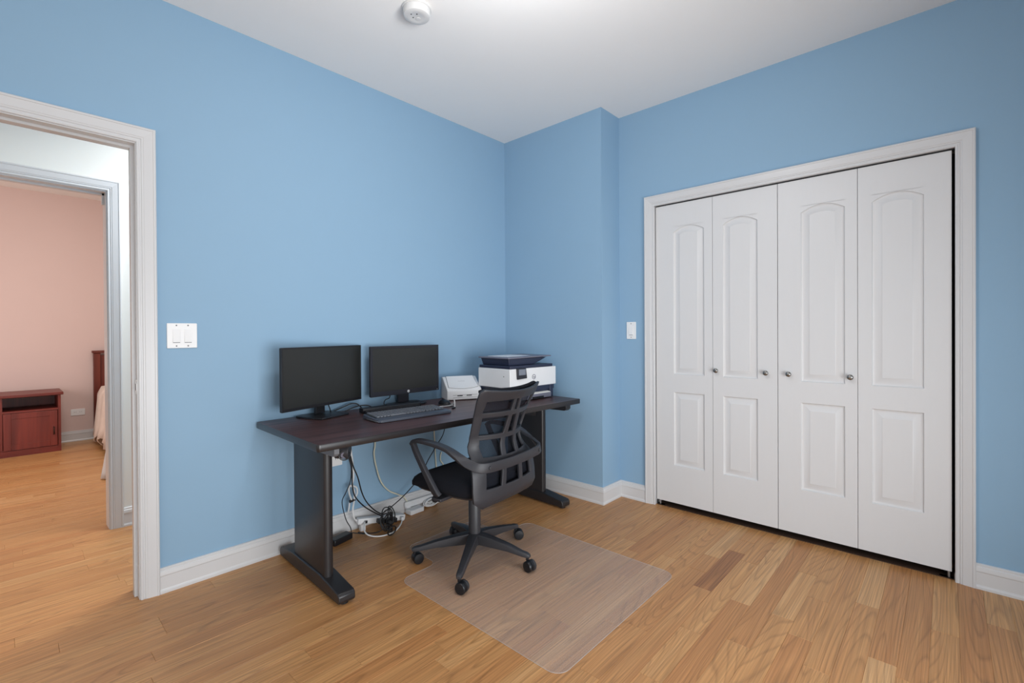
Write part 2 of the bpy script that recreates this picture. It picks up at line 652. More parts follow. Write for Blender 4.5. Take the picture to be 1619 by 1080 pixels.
def plank_geo(bm, lay, P):
    a, b, y0, y1, tn, s1, s2, _ = P
    g, c, d = 0.0002, 0.0009, 0.0007
    a, b, y0, y1 = a + g, b - g, y0 + g, y1 - g
    lo = [bm.verts.new(v) for v in ((a, y0, -0.018), (b, y0, -0.018), (b, y1, -0.018), (a, y1, -0.018))]
    mi = [bm.verts.new(v) for v in ((a, y0, -d), (b, y0, -d), (b, y1, -d), (a, y1, -d))]
    hi = [bm.verts.new(v) for v in ((a + c, y0 + c, 0), (b - c, y0 + c, 0), (b - c, y1 - c, 0), (a + c, y1 - c, 0))]
    fs = [bm.faces.new(hi)]
    for i in range(4):
        j = (i + 1) % 4
        fs.append(bm.faces.new((lo[i], lo[j], mi[j], mi[i])))
        fs.append(bm.faces.new((mi[i], mi[j], hi[j], hi[i])))
    for f in fs:
        for lp in f.loops:
            lp[lay] = (tn, s1, s2, 1)


planks.sort(key=lambda p: -p[7])
NSING = min(300, sum(1 for p in planks if p[7] > 0))
for P in planks[:NSING]:
    bm = bmesh.new()
    lay = bm.loops.layers.float_color.new('plank')
    plank_geo(bm, lay, P)
    obj('plank', bm, OAK, floor, fix=False)
bm = bmesh.new()
lay = bm.loops.layers.float_color.new('plank')
for P in planks[NSING:]:
    plank_geo(bm, lay, P)
o = obj('more_planks', bm, OAK, floor, fix=False)
o['kind'] = 'stuff'

# ------------------------------------------------------------------ trim


def sweep_profile(path, sides, normal, prof, closed=False):
    """mitred moulding: path = corner points, sides = outward direction of each leg, prof = (offset outward, offset along normal)"""
    bm = bmesh.new()
    normal = Vector(normal)
    path = [Vector(p) for p in path]
    secs = []
    for i, p in enumerate(path):
        if i == 0:
            o = Vector(sides[0])
        elif i == len(path) - 1:
            o = Vector(sides[-1])
        else:
            a, b = Vector(sides[i - 1]), Vector(sides[i])
            o = a + b
            if (a - b).length < 1e-6:
                o = a
        secs.append([p + o * w + normal * t for w, t in prof])
    add_loft(bm, secs)
    return bm


CAS = [(0, 0), (0, .009), (.004, .0115), (.009, .0115), (.011, .0095), (.0155, .0095), (.018, .013), (.023, .013), (.026, .015),
       (.045, .0175), (.058, .019), (.060, .0215), (.066, .0215), (.070, .018), (.070, 0)]
# office door casing, jamb
JX, JT = 0.418, 2.051
c1 = struct('trim_1', sweep_profile([(.4214, Y0, 0), (.4214, Y0, 2.056), (-.4614, Y0, 2.056), (-.4614, Y0, 0)],
                                    [(1, 0, 0), (0, 0, 1), (-1, 0, 0)], (0, -1, 0), CAS), TRIM)
obj('jamb', boxes(((JX, Y0 - .001, 0), (.43, Y0 + WT + .001, JT)), ((-.47, Y0 - .001, 0), (-.458, Y0 + WT + .001, JT)),
                  ((-.47, Y0 - .001, JT), (.43, Y0 + WT + .001, 2.064))), TRIM, c1)
obj('door_stop', boxes(((JX - .011, Y0 + .045, 0.0), (JX, Y0 + .08, JT - .011)), ((-.458, Y0 + .045, JT - .011), (JX, Y0 + .08, JT))), TRIM, c1)
obj('hall_side_casing', sweep_profile([(.4214, Y0 + WT, 0), (.4214, Y0 + WT, 2.056), (-.4614, Y0 + WT, 2.056), (-.4614, Y0 + WT, 0)],
                                      [(1, 0, 0), (0, 0, 1), (-1, 0, 0)], (0, 1, 0), CAS), TRIM, c1)
sp = obj('strike_plate', boxes(((JX - .002, Y0 + .012, .925), (JX, Y0 + .04, .99)), ((JX - .003, Y0 + .004, .94), (JX, Y0 + .013, .975))), PLATE, c1, bevel=.0008)
obj('latch_hole', box((JX - .0024, Y0 + .02, .942), (JX - .0015, Y0 + .033, .972)), GREYL, c1)
# bedroom door casing across the hall
c2 = struct('trim_2', sweep_profile([(.452, YH0, 0), (.452, YH0, 2.073), (-.43, YH0, 2.073), (-.43, YH0, 0)],
                                    [(1, 0, 0), (0, 0, 1), (-1, 0, 0)], (0, -1, 0), [(w * .9, t) for w, t in CAS]), TRIM)
obj('jamb', boxes(((.447, YH0 - .001, 0), (.462, YH1 + .001, 2.067)), ((-.45, YH0 - .001, 0), (-.436, YH1 + .001, 2.067)),
                  ((-.45, YH0 - .001, 2.067), (.462, YH1 + .001, 2.085))), TRIM, c2)
obj('door_stop', boxes(((.436, YH0 + .06, 2.0), (.447, YH0 + .095, 2.067)), ((-.436, YH0 + .06, 2.056), (.447, YH0 + .095, 2.067))), TRIM, c2)
# closet casing, jamb
KY0, KY1, KT = 1.485, -0.024, 2.054
c3 = struct('trim_3', sweep_profile([(X0, KY0, 0), (X0, KY0, KT), (X0, KY1, KT), (X0, KY1, 0)],
                                    [(0, 1, 0), (0, 0, 1), (0, -1, 0)], (-1, 0, 0), CAS), TRIM)
obj('jamb', boxes(((X0 - .001, KY0 + .002, 0), (X0 + WT, CYL, KT)), ((X0 - .001, CYR, 0), (X0 + WT, KY1 - .002, KT)),
                  ((X0 - .001, CYR, KT + .003), (X0 + WT, CYL, CTOP))), TRIM, c3)
obj('track', box((X0 + .022, KY1, KT - .002), (X0 + .05, KY0, KT + .003)), SLOT, c3)

struct('painted_gap_shade', box((X0 + .014, CYR + .012, 0.0), (X0 + .16, CYL - .012, .004)), SUB)  # shade under the closet doors, put in as a dark floor strip
BBP = [(0, 0), (0, .020), (.010, .0200), (.016, .0165), (.020, .0150), (.078, .0150), (.081, .0175), (.086, .0175), (.100, .0155), (.104, .0115), (.112, .0115), (.1155, .008), (.1155, 0)]


def baseboard(name, path, normals, top=1.0):
    """path on the floor along the wall face, normals = direction out of the wall for each leg"""
    bm = bmesh.new()
    secs = []
    for i, p in enumerate(path):
        if i == 0:
            o = Vector(normals[0])
        elif i == len(path) - 1:
            o = Vector(normals[-1])
        else:
            o = Vector(normals[i - 1]) + Vector(normals[i])
        secs.append([Vector(p) + o * t + Vector((0, 0, h * top)) for h, t in BBP])
    add_loft(bm, secs)
    return struct(name, bm, TRIM)


baseboard('baseboard_left', [(.4914, Y0, 0), (X1 - .0, Y0, 0)], [(0, -1, 0)])
baseboard('baseboard_corner', [(X1, Y0, 0), (X1, YC, 0), (X0, YC, 0), (X0, KY0 + .07, 0)], [(-1, 0, 0), (0, -1, 0), (-1, 0, 0)])
baseboard('baseboard_right', [(X0, KY1 - .07, 0), (X0, YN, 0)], [(-1, 0, 0)])
baseboard('baseboard_hall', [(.515, YH0, 0), (2.1, YH0, 0)], [(0, -1, 0)])
baseboard('baseboard_bedroom', [(-1.9, YB, 0), (2.8, YB, 0)], [(0, -1, 0)])

# ------------------------------------------------------------------ closet bifold doors
DX = X0 + 0.012                                  # door face


def leaf_mesh(y0, y1, z0, z1, panels):
    """door skin facing -x with rectangular holes where the moulded panels sit"""
    bm = bmesh.new()
    t = 0.033
    (pa, pb), rest = panels[0][:2], None
    ya, yb = panels[0][0], panels[0][1]
    # stiles and rails as boxes
    add_box(bm, (DX, y0, z0), (DX + t, yb, z1))
    add_box(bm, (DX, ya, z0), (DX + t, y1, z1))
    zz = z0
    for (_, _, a, b) in panels:
        add_box(bm, (DX, yb, zz), (DX + t, ya, a))
        zz = b
    add_box(bm, (DX, yb, zz), (DX + t, ya, z1))
    return bm


def moulded_panel(ya, yb, za, zb, arch):
    """raised panel: outer ogee groove, bevel, raised field. ya > yb. arch = rise of the top edge's centre"""
    w = ya - yb
    rings = [(0.0, 0.000), (0.004, .0062), (0.010, .0088), (0.014, .0088), (0.040, .0005), (0.0435, -.0012)]
    bm = bmesh.new()
    n = 16

    def ring(ins, dep):
        pts = []
        y0i, y1i = ya - ins, yb + ins
        pts.append((DX + dep, y0i, za + ins))
        for i in range(n + 1):
            s = i / n
            y = y0i + (y1i - y0i) * s
            q = (y - (ya + yb) / 2) / (w / 2)
            z = zb - ins + arch * (1 - q * q) * (1 if ins < .03 else 1.0) * 1.0
            if arch == 0:
                z = zb - ins
            pts.append((DX + dep, y, z))
        pts.append((DX + dep, y1i, za + ins))
        return [bm.verts.new(p) for p in pts]
    R = [ring(*r) for r in rings]
    for A, B in zip(R, R[1:]):
        m = len(A)
        for i in range(m):
            j = (i + 1) % m
            bm.faces.new((A[i], A[j], B[j], B[i]))
    bm.faces.new(R[-1])
    return bm


def arch_fill(ya, yb, zb, arch, ztop):
    """door skin between the arched panel top and the straight rail above"""
    bm = bmesh.new()
    n = 16
    w = ya - yb
    lo, hi, bk = [], [], []
    for i in range(n + 1):
        y = ya + (yb - ya) * i / n
        q = (y - (ya + yb) / 2) / (w / 2)
        lo.append(bm.verts.new((DX, y, zb + arch * (1 - q * q))))
        bk.append(bm.verts.new((DX + .02, y, zb + arch * (1 - q * q))))
        hi.append(bm.verts.new((DX, y, ztop)))
    for i in range(n):
        bm.faces.new((lo[i], lo[i + 1], hi[i + 1], hi[i]))
        bm.faces.new((lo[i], bk[i], bk[i + 1], lo[i + 1]))
    return bm


ED = [1.4815, 1.1005, 0.7295, 0.3515, -0.0145]
PAN = [(1.357, 1.154), (1.038, 0.838), (0.613, 0.407), (0.292, 0.087)]
KN = [None, (1.076, 0.790), (0.672, 0.382), None]
ZB, ZT = 0.038, 2.047
doors = [struct_empty('door_1', (DX, ED[0], 0)), struct_empty('door_2', (DX, ED[4], 0))]


def shift(bm, v):
    bmesh.ops.translate(bm, vec=Vector(v), verts=bm.verts[:])
    return bm


for i in range(4):
    d = doors[i // 2]
    back = (-d.location.x, -d.location.y, -d.location.z)
    g = .0012 if i in (0, 2) else .0022
    y1, y0 = ED[i] - .001, ED[i + 1] + g
    ya, yb = PAN[i]
    ZUP, AR = 1.858, 0.036
    bm = leaf_mesh(y0, y1, ZB, ZT, [(ya, yb, .292, .786), (ya, yb, .905, ZUP + AR + .001)])
    b2 = arch_fill(ya, yb, ZUP, AR, ZUP + AR + .002)
    me = bpy.data.meshes.new('tmp'); b2.to_mesh(me); b2.free(); bm.from_mesh(me); bpy.data.meshes.remove(me)
    leaf = obj('door_leaf', shift(bm, back), DOORM, d)
    obj('lower_panel', shift(moulded_panel(ya, yb, .292, .786, 0), back), DOORM, leaf, smooth=True, angle=25)
    obj('upper_panel', shift(moulded_panel(ya, yb, .905, ZUP, AR), back), DOORM, leaf, smooth=True, angle=25)
    for ky in (KN[i] or ()):
        bm = bmesh.new()
        add_lathe(bm, (DX, ky, .945), (-1, 0, 0), [(.0085, 0), (.008, .003), (.0055, .008), (.0065, .013), (.0125, .018), (.0150, .023), (.0135, .028), (.007, .0305), (0, .031)], 20)
        obj('knob', shift(bm, back), NICKEL, leaf, smooth=True, angle=60)
for d, y, s in ((doors[0], KY0, -1), (doors[1], KY1, 1)):
    back = (-d.location.x, -d.location.y, 0)
    bm = boxes(((DX + .004, min(y, y + s * .055), .001), (DX + .03, max(y, y + s * .055), .004)), ((DX + .004, min(y, y + s * .003), .001), (DX + .03, max(y, y + s * .003), .03)))
    add_cyl(bm, (DX + .016, y + s * .022, .002), (DX + .016, y + s * .022, .036), .006)
    obj('pivot_bracket', shift(bm, back), STEEL, d)

# ------------------------------------------------------------------ wall plates


def plate_thing(name, label, cat, origin, right, out, w, h, kind, loc_z):
    """origin = centre on the wall; right = horizontal direction seen from the room; out = wall normal"""
    t = thing(name, label, cat, origin)
    R_, O_ = Vector(right), Vector(out)
    mt = Matrix((R_, Vector((0, 0, 1)), O_)).transposed().to_4x4()

    def P(bm):
        bmesh.ops.transform(bm, matrix=mt, verts=bm.verts[:])
        return bm
    bm = bmesh.new()
    add_prism(bm, [(x, y, 0) for x, y in rrect(w, h, .004)], (0, 0, .006))
    obj('cover_plate', P(bm), PLATE, t, bevel=.002)
    if kind == 'double_rocker' or kind == 'rocker':
        xs = (-.0232, .0232) if kind == 'double_rocker' else (0,)
        for x in xs:
            fr = bmesh.new()
            add_prism(fr, [(px + x, py, .006) for px, py in rrect(.0345, .067, .002)], (0, 0, .001))
            obj('rocker_frame', P(fr), GREYL if False else PLATE, t)
            rk = bmesh.new()
            add_prism(rk, [(x - .015, -.031, .007), (x - .015, -.031, .0125), (x - .015, .0, .009), (x - .015, .031, .0078), (x - .015, .031, .007)], (.030, 0, 0))
            sw = obj('rocker', P(rk), PLATE, t, bevel=.0008)
            sl = box((x - .014, -.0335, .0066), (x + .014, -.0312, .0074))
            obj('rocker_slot', P(sl), GREYL, t)
            for yy in (-.0485, .0485):
                sc = bmesh.new()
                add_cyl(sc, (x, yy, .0055), (x, yy, .0068), .0033, n=12)
                obj('screw', P(sc), GREYL, t)
    if kind == 'receptacle':
        for x in (-.023, .023) if w > .1 else (0,):
            for yy in ((0,) if w > h else (-.02, .02)):
                fb = bmesh.new()
                add_prism(fb, [(px + x, py + yy, .006) for px, py in rrect(.034, .028, .008)], (0, 0, .0015))
                f = obj('socket', P(fb), PLATE, t)
                obj('socket_slots', P(boxes(((x - .008, yy - .002, .0074), (x - .006, yy + .008, .0079)), ((x + .006, yy - .002, .0074), (x + .008, yy + .008, .0079)))), SLOT, f)
    return t


plate_thing('light_switch', 'wide white double rocker light switch beside the doorway', 'light switch', (.5885, Y0, 1.188), (1, 0, 0), (0, -1, 0), .121, .118, 'double_rocker', 0)
plate_thing('light_switch', 'narrow white single rocker switch beside the closet casing', 'light switch', (X0, 1.6635, 1.2015), (0, -1, 0), (-1, 0, 0), .073, .122, 'rocker', 0)
plate_thing('wall_outlet', 'white wall outlet half hidden behind the desk leg', 'outlet', (1.329, Y0, .466), (1, 0, 0), (0, -1, 0), .118, .118, 'receptacle', 0)
plate_thing('wall_outlet', 'white horizontal outlet low on the pink bedroom wall', 'outlet', (.593, YB, .322), (1, 0, 0), (0, -1, 0), .118, .073, 'receptacle', 0)

# smoke detector on the ceiling
sd = thing('smoke_detector', 'round white smoke detector on the ceiling', 'smoke detector', (1.363, 1.863, CEIL))
bm = bmesh.new(); add_lathe(bm, (0, 0, 0), (0, 0, -1), [(.069, 0), (.069, .008), (.067, .010)], 40)
obj('mounting_ring', bm, DETECT, sd, smooth=True)
bm = bmesh.new(); add_lathe(bm, (0, 0, -.010), (0, 0, -1), [(.064, 0), (.0645, .003), (.063, .022), (.060, .030), (.054, .033), (.035, .034), (.033, .0335), (0, .0335)], 40)
obj('cap', bm, DETECT, sd, smooth=True, angle=30)
bm = bmesh.new()
for x, y in ((-.032, .0), (-.012, .012), (-.014, -.02)):
    add_cyl(bm, (x, y, -.0436), (x, y, -.0446), .0032, n=12)
obj('vent_hole', bm, SLOT, sd)
bm = bmesh.new(); add_cyl(bm, (.012, .004, -.0434), (.012, .004, -.0455), .012, n=20); obj('test_button', bm, DETECT, sd, bevel=.001)

# ------------------------------------------------------------------ desk
ZD = 0.732
DA = math.radians(-1.6)
DESK_O = Vector((0.88704, 1.91478, 0))
DL, DD = 1.829, 0.752
desk = thing('office_desk', 'long dark walnut office desk with black panel legs against the blue wall', 'desk', DESK_O, DA)
bm = bmesh.new()
add_prism(bm, [(x, y, ZD - .029) for x, y in rrect(DL - .006, DD - .006, .010, 4, DL / 2, DD / 2)], (0, 0, .029))
obj('desktop', bm, WALNUT, desk, bevel=.001)
bm = bmesh.new()                     # T-mould band round the edge
out, inn = rrect(DL, DD, .013, 6, DL / 2, DD / 2), rrect(DL - .008, DD - .008, .010, 6, DL / 2, DD / 2)
prof = [(0, -.0305), (.6, -.0312), (1, -.026), (1.0, -.005), (.6, .0002), (0, -.0004)]
secs = []
for (ox, oy), (ix, iy) in zip(out, inn):
    secs.append([(ix + (ox - ix) * k, iy + (oy - iy) * k, ZD + h) for k, h in prof])
secs.append(secs[0])
add_loft(bm, secs, False)
bmesh.ops.remove_doubles(bm, verts=bm.verts[:], dist=1e-6)
obj('edge_band', bm, EDGE, desk, smooth=True, angle=50)


def leg_panel(u0, u1, v0, v1, name='leg'):
    bm = bmesh.new()
    w, c = u1 - u0, (u0 + u1) / 2
    pts = []
    r = w / 2
    for i in range(9):
        a = PI + PI * i / 8
        pts.append((c + r * math.cos(a), v0 + r * .6 + r * .6 * math.sin(a), .07))
    for i in range(9):
        a = PI * i / 8
        pts.append((c + r * math.cos(a), v1 - r * .6 + r * .6 * math.sin(a), .07))
    add_prism(bm, pts, (0, 0, ZD - .031 - .07))
    return obj(name, bm, BLACKM, desk, smooth=True, angle=40)


def foot(u0, u1, v0, v1):
    bm = bmesh.new()
    prof = [(v0 + .006, .012), (v0, .022), (v0 + .002, .046), (v0 + .014, .057), (v0 + .20, .080), (v1 - .18, .080), (v1 - .012, .060), (v1, .048), (v1, .022), (v1 - .006, .012)]
    add_prism(bm, [(u0, v, z) for v, z in prof], (u1 - u0, 0, 0))
    f = obj('foot', bm, BLACKM, desk, bevel=.005)
    for v in (v0 + .035, v1 - .035):
        g = bmesh.new()
        add_cyl(g, ((u0 + u1) / 2, v, 0), ((u0 + u1) / 2, v, .014), .02, n=16)
        obj('glide', g, RUBBER, f)
    return f


leg_panel(.108, .150, .180, .545)
leg_panel(1.668, 1.712, .210, .560)
foot(.100, .178, .030, .715)
foot(1.660, 1.742, .030, .715)
for u0, u1 in ((.092, .116), (1.722, 1.772)):
    bm = bmesh.new()
    add_prism(bm, [(u0, .045, .701), (u0, .045, .668), (u0, .060, .655), (u0, .46, .648), (u0, .66, .672), (u0, .66, .701)], (u1 - u0, 0, 0))
    obj('bracket', bm, GREYM if u0 < 1 else BLACKM, desk, bevel=.002)
for u0, s in ((.150, 1), (1.668, -1)):      # gusset plates under the top, inside the legs
    bm = bmesh.new()
    add_prism(bm, [(u0, .27, .702), (u0 + s * .075, .27, .702), (u0, .27, .60)], (0, .22, 0))
    obj('gusset', bm, BLACKM, desk)
obj('support_rail', box((.150, .50, .640), (1.668, .53, .701)), BLACKM, desk, bevel=.002)
bm = bmesh.new()
add_cyl(bm, (.130, .110, .668), (.176, .070, .664), .034, n=28)
kb = obj('crank_socket', bm, PLASTIC, desk, bevel=.003)
bm = bmesh.new()
add_lathe(bm, (.148, .066, .655), (-.35, -.70, -.30), [(.016, 0), (.0175, .005), (.015, .008), (.009, .009), (0, .009)], 24)
obj('socket_ring', bm, GREYTRAY, kb, smooth=True)
kr = bmesh.new()
add_tube(kr, [Vector((.145 + .021 * math.cos(a), .060 - .008 * math.cos(a), .653 + .021 * math.sin(a))) for a in [2 * PI * i / 16 for i in range(17)]], .0028, 6, 2)
obj('socket_rim', kr, BLK, kb)


def DW(u, v, z=ZD):
    """desk coordinates to the room"""
    c, s = math.cos(DA), math.sin(DA)
    return Vector((DESK_O.x + u * c - v * s, DESK_O.y + u * s + v * c, z))


# ------------------------------------------------------------------ monitors


def monitor(label, cx, cy, cz, yaw, w, h, bez, chin, base_pts, neck_w, bm_mat, logo):
    t = thing('computer_monitor', label, 'monitor', (cx, cy, ZD), yaw, 'monitors on the desk')
    z0 = cz - h / 2 - ZD
    # local: x right, -y towards the room
    bm = bmesh.new()
    add_prism(bm, [(x, 0.0, z + z0 + h / 2) for x, z in rrect(w, h, .004, 3)], (0, .016, 0))
    hb = bmesh.new()
    add_prism(hb, [(-w * .36, .016, z0 + .05), (w * .36, .016, z0 + .05), (w * .36, .016, z0 + h - .06), (-w * .36, .016, z0 + h - .06)], (0, .022, 0))
    pan = obj('housing', bm, bm_mat, t, bevel=.002)
    obj('rear_cover', hb, bm_mat, t, bevel=.006)
    sc = box((-w / 2 + bez, -.0015, z0 + chin), (w / 2 - bez, .003, z0 + h - bez))
    obj('screen', sc, SCREEN, t)
    fr = bmesh.new()
    e = .003
    for lo, hi in (((-w / 2, -e, z0), (w / 2, .004, z0 + chin)), ((-w / 2, -e, z0 + h - bez), (w / 2, .004, z0 + h)),
                   ((-w / 2, -e, z0 + chin), (-w / 2 + bez, .004, z0 + h - bez)), ((w / 2 - bez, -e, z0 + chin), (w / 2, .004, z0 + h - bez))):
        add_box(fr, lo, hi)
    bz = obj('bezel', fr, bm_mat, t, bevel=.0008)
    # neck and base
    nk = bmesh.new()
    add_prism(nk, [(-neck_w / 2, .034, .012), (neck_w / 2, .034, .012), (neck_w / 2 * .9, .034, z0 + .12), (-neck_w / 2 * .9, .034, z0 + .12)], (0, .022, 0))
    obj('neck', nk, bm_mat, t, bevel=.003)
    b = bmesh.new()
    add_prism(b, [(x, y, 0.0) for x, y in base_pts], (0, 0, .010))
    obj('stand_base', b, bm_mat, t, bevel=.004, seg=3)
    if logo:
        lg = bmesh.new()
        add_lathe(lg, (0.012, -e, z0 + chin / 2), (0, -1, 0), [(.0085, 0), (.0085, .0006)], 24)
        L = obj('round_logo', lg, WHITEP, bz)
        mt = Matrix.Translation((0.012, -e - .0007, z0 + chin / 2)) @ Matrix.Rotation(PI / 2, 4, 'X')
        obj('logo_letters', text_bm('hp', .010, mt, .0002, .25), BEZELB, bz)
        obj('power_light', box((w / 2 - .016, -e - .0008, z0 + .006), (w / 2 - .012, -e + .001, z0 + .010)), WHITEP, bz)
    else:
        mt = Matrix.Translation((0, -e - .0004, z0 + chin * .5)) @ Matrix.Rotation(PI / 2, 4, 'X')
    return t


YM1, YM2 = math.radians(17), math.radians(0.4)
monitor('larger thin-bezel black monitor angled at the left end of the desk', 1.230, 2.557, .957, YM1, .556, .330, .007, .017,
        [(-.095, -.085), (.095, -.085), (.112, .02), (.105, .11), (-.105, .11), (-.112, .02)], .062, BEZEL, False)
monitor('smaller black monitor with thick bezel and round white logo', 1.784, 2.576, .957, YM2, .523, .310, .016, .030,
        [(-.085, -.078), (.085, -.078), (.12, -.052), (.125, .06), (.09, .082), (-.09, .082), (-.125, .06), (-.12, -.052)], .085, BEZELB, True)

def cable(name, label, pts, r, m, group=None, cat='cable', k=6):
    bm = bmesh.new()
    add_tube(bm, pts, r, 7, k)
    o = obj(name, bm, m, None, smooth=True, angle=80)
    return tag(o, label, cat, group)


# ------------------------------------------------------------------ things on the desk
SPK = DW(.697, .572)
sb = thing('sound_bar', 'narrow black bar speaker lying behind the keyboard', 'speaker', SPK, DA + math.radians(-2.0))
bm = bmesh.new()
add_prism(bm, [(-.195, -.024, .003), (-.195, -.026, .022), (-.195, -.018, .031), (-.195, .020, .031), (-.195, .025, .026), (-.195, .025, .003)], (.390, 0, 0))
obj('body', bm, BLK, sb, bevel=.003)
obj('grille', box((-.18, -.0265, .007), (.18, -.0245, .021)), PLASTIC, sb)
for x in (-.17, .17):
    obj('rubber_foot', box((x - .012, -.02, 0), (x + .012, .02, .004)), RUBBER, sb)

KBO = DW(.650, .318)
kbd = thing('keyboard', 'slate grey computer keyboard with charcoal keys and palm rest', 'keyboard', KBO, DA + math.radians(-3.0))
KW, KD = .455, .205
bm = bmesh.new()
outl = rrect(KW, KD, .022, 5)
secs = [[(x, y, .003) for x, y in outl], [(x * 1.0, y, .010 + (y + KD / 2) * .055) for x, y in outl], [(x * .988, y * .975, .0135 + (y + KD / 2) * .055) for x, y in outl]]
add_loft(bm, secs)
obj('body', bm, KBODY, kbd, smooth=True, angle=30)
bm = bmesh.new()
add_prism(bm, [(x, y - KD / 2 + .034, .0137 + (y + .034) * .03) for x, y in rrect(KW * .96, .056, .012, 4)], (0, 0, .0012))
obj('palm_rest', bm, KBODY, kbd)
bm = bmesh.new()
add_prism(bm, [(x, y, .0140 + (y + KD / 2) * .055) for x, y in ((-KW / 2 + .012, -KD / 2 + .066), (KW / 2 - .012, -KD / 2 + .066), (KW / 2 - .012, KD / 2 - .008), (-KW / 2 + .012, KD / 2 - .008))], (0, 0, .0006))
obj('key_bed', bm, BLK, kbd)
bm = bmesh.new()
rows = [(.066, .016, 15), (.088, .016, 15), (.1085, .016, 14), (.129, .016, 14), (.149, .016, 12)]
for rr in range(6):
    y = -KD / 2 + .072 + rr * .0205
    for k in range(21):
        x = -KW / 2 + .022 + k * .0198 + (.004 if k > 14 else 0) + (.004 if k > 17 else 0)
        if rr == 0 and 4 <= k <= 8:
            if k > 4:
                continue
            x1 = x + .0155 + 4 * .0198
        else:
            x1 = x + .0155
        if x1 > KW / 2 - .008:
            continue
        z = .0135 + (y + KD / 2) * .055
        add_prism(bm, [(x, y, z), (x1, y, z), (x1, y + .0155, z + .0009), (x, y + .0155, z + .0009)], (0, 0, .0068))
o = obj('keys', bm, KEYS, kbd)
o['kind'] = 'stuff'
bm = bmesh.new()
add_tube(bm, [(-KW / 2 + .01, KD / 2 - .02, .005), (-KW / 2 - .001, KD / 2 - .08, .006), (-KW / 2 - .001, -KD / 2 + .03, .006), (-KW / 2 + .014, -KD / 2 + .003, .006)], .0032, 6, 4)
obj('silver_edge', bm, STEEL, kbd)

MO = DW(1.022, .476)
mouse = thing('computer_mouse', 'black computer mouse right of the keyboard', 'mouse', MO, math.radians(-105))
bm = bmesh.new()
n = 20
secs = []
for h, k in ((.002, .92), (.006, 1.0), (.014, .99), (.022, .90), (.029, .72), (.033, .48), (.035, .18)):
    secs.append([(.060 * k * math.cos(2 * PI * i / n) + .004 * (1 - k), .034 * k * math.sin(2 * PI * i / n), h) for i in range(n)])
add_loft(bm, secs)
obj('shell', bm, BLK, mouse, smooth=True, angle=80)
bm = bmesh.new(); add_cyl(bm, (-.030, -.004, .027), (-.030, .004, .027), .008, n=16); obj('scroll_wheel', bm, RUBBER, mouse)
bm = bmesh.new(); add_prism(bm, [(.0605 * math.cos(a), .0345 * math.sin(a), .0035) for a in [2 * PI * i / 24 for i in range(24)]], (0, 0, .005)); obj('silver_rim', bm, STEEL, mouse)

bm = bmesh.new()
add_tube(bm, [DW(.985, .440, ZD + .004), DW(1.00, .405, ZD + .0035), DW(1.01, .37, ZD + .0035), DW(.985, .335, ZD + .004)], .0026, 6)
c = tag(obj('mouse_cable', bm, CABLEB), 'short black cord trailing from the mouse over the desk', 'cable')
tt = thing('cable_plug', 'white upright cable end on a small black plug near the mouse', 'plug', DW(.975, .325), 0)
obj('plug', box((-.019, -.006, 0), (.019, .006, .009), Matrix.Rotation(math.radians(28), 4, 'Z')), BLK, tt, bevel=.002)
bm = bmesh.new(); add_tube(bm, [(.012, .004, .006), (.014, .006, .03), (.016, .012, .05)], .0036, 8); obj('cable_end', bm, CABLEW, tt)

cable('white_cable', 'thin white cord on the desk in front of the mouse', [DW(.950, .432, ZD + .004), DW(.985, .412, ZD + .004), DW(1.010, .385, ZD + .012), DW(1.004, .355, ZD + .035), DW(.992, .338, ZD + .048)], .0024, CABLEW)

# document scanner
SA = DA + math.radians(-23)
SO = DW(1.139, .597)
sc = thing('document_scanner', 'small white wedge-shaped document scanner between monitor and printer', 'scanner', SO, SA)
SW, SDp = .244, .165
bm = bmesh.new()
side = [(0.004, .004), (0.0, .010), (.0, .066), (.006, .074), (.125, .148), (.140, .151), (SDp, .149), (SDp, .004)]
secs = []
for x, k in ((0, .985), (.004, 1.0), (SW - .004, 1.0), (SW, .985)):
    secs.append([(x, y if 0.003 < y < SDp - .001 else y, z * k) for y, z in side])
add_loft(bm, secs)
obj('body', bm, WHITEP, sc, bevel=.006, seg=3)
# top cover: slightly proud lid with a curved lower edge, grey seam round it
nrm = Vector((0, -(.148 - .074), .119)).normalized()


def on_slope(x, s, lift):
    a, b = Vector((x, .006, .074)), Vector((x, .125, .148))
    return a + (b - a) * s + nrm * lift


def lid(bm, ins, lift0, lift1):
    P = []
    m = 14
    for i in range(m + 1):
        x = .014 + ins + (SW - .028 - 2 * ins) * i / m
        q = (i / m - .5) * 2
        P.append((x, .17 - .13 * (1 - q * q) + ins * 2))
    P += [(SW - .022 - ins, 1.06 - ins * 3), (.022 + ins, 1.06 - ins * 3)]
    A = [on_slope(x, s, lift0) for x, s in P]
    B = [on_slope(x, s, lift1) for x, s in P]
    A, B = [bm.verts.new(p) for p in A], [bm.verts.new(p) for p in B]
    bm.faces.new(B); bm.faces.new(A[::-1])
    for i in range(len(A)):
        j = (i + 1) % len(A)
        bm.faces.new((A[i], A[j], B[j], B[i]))


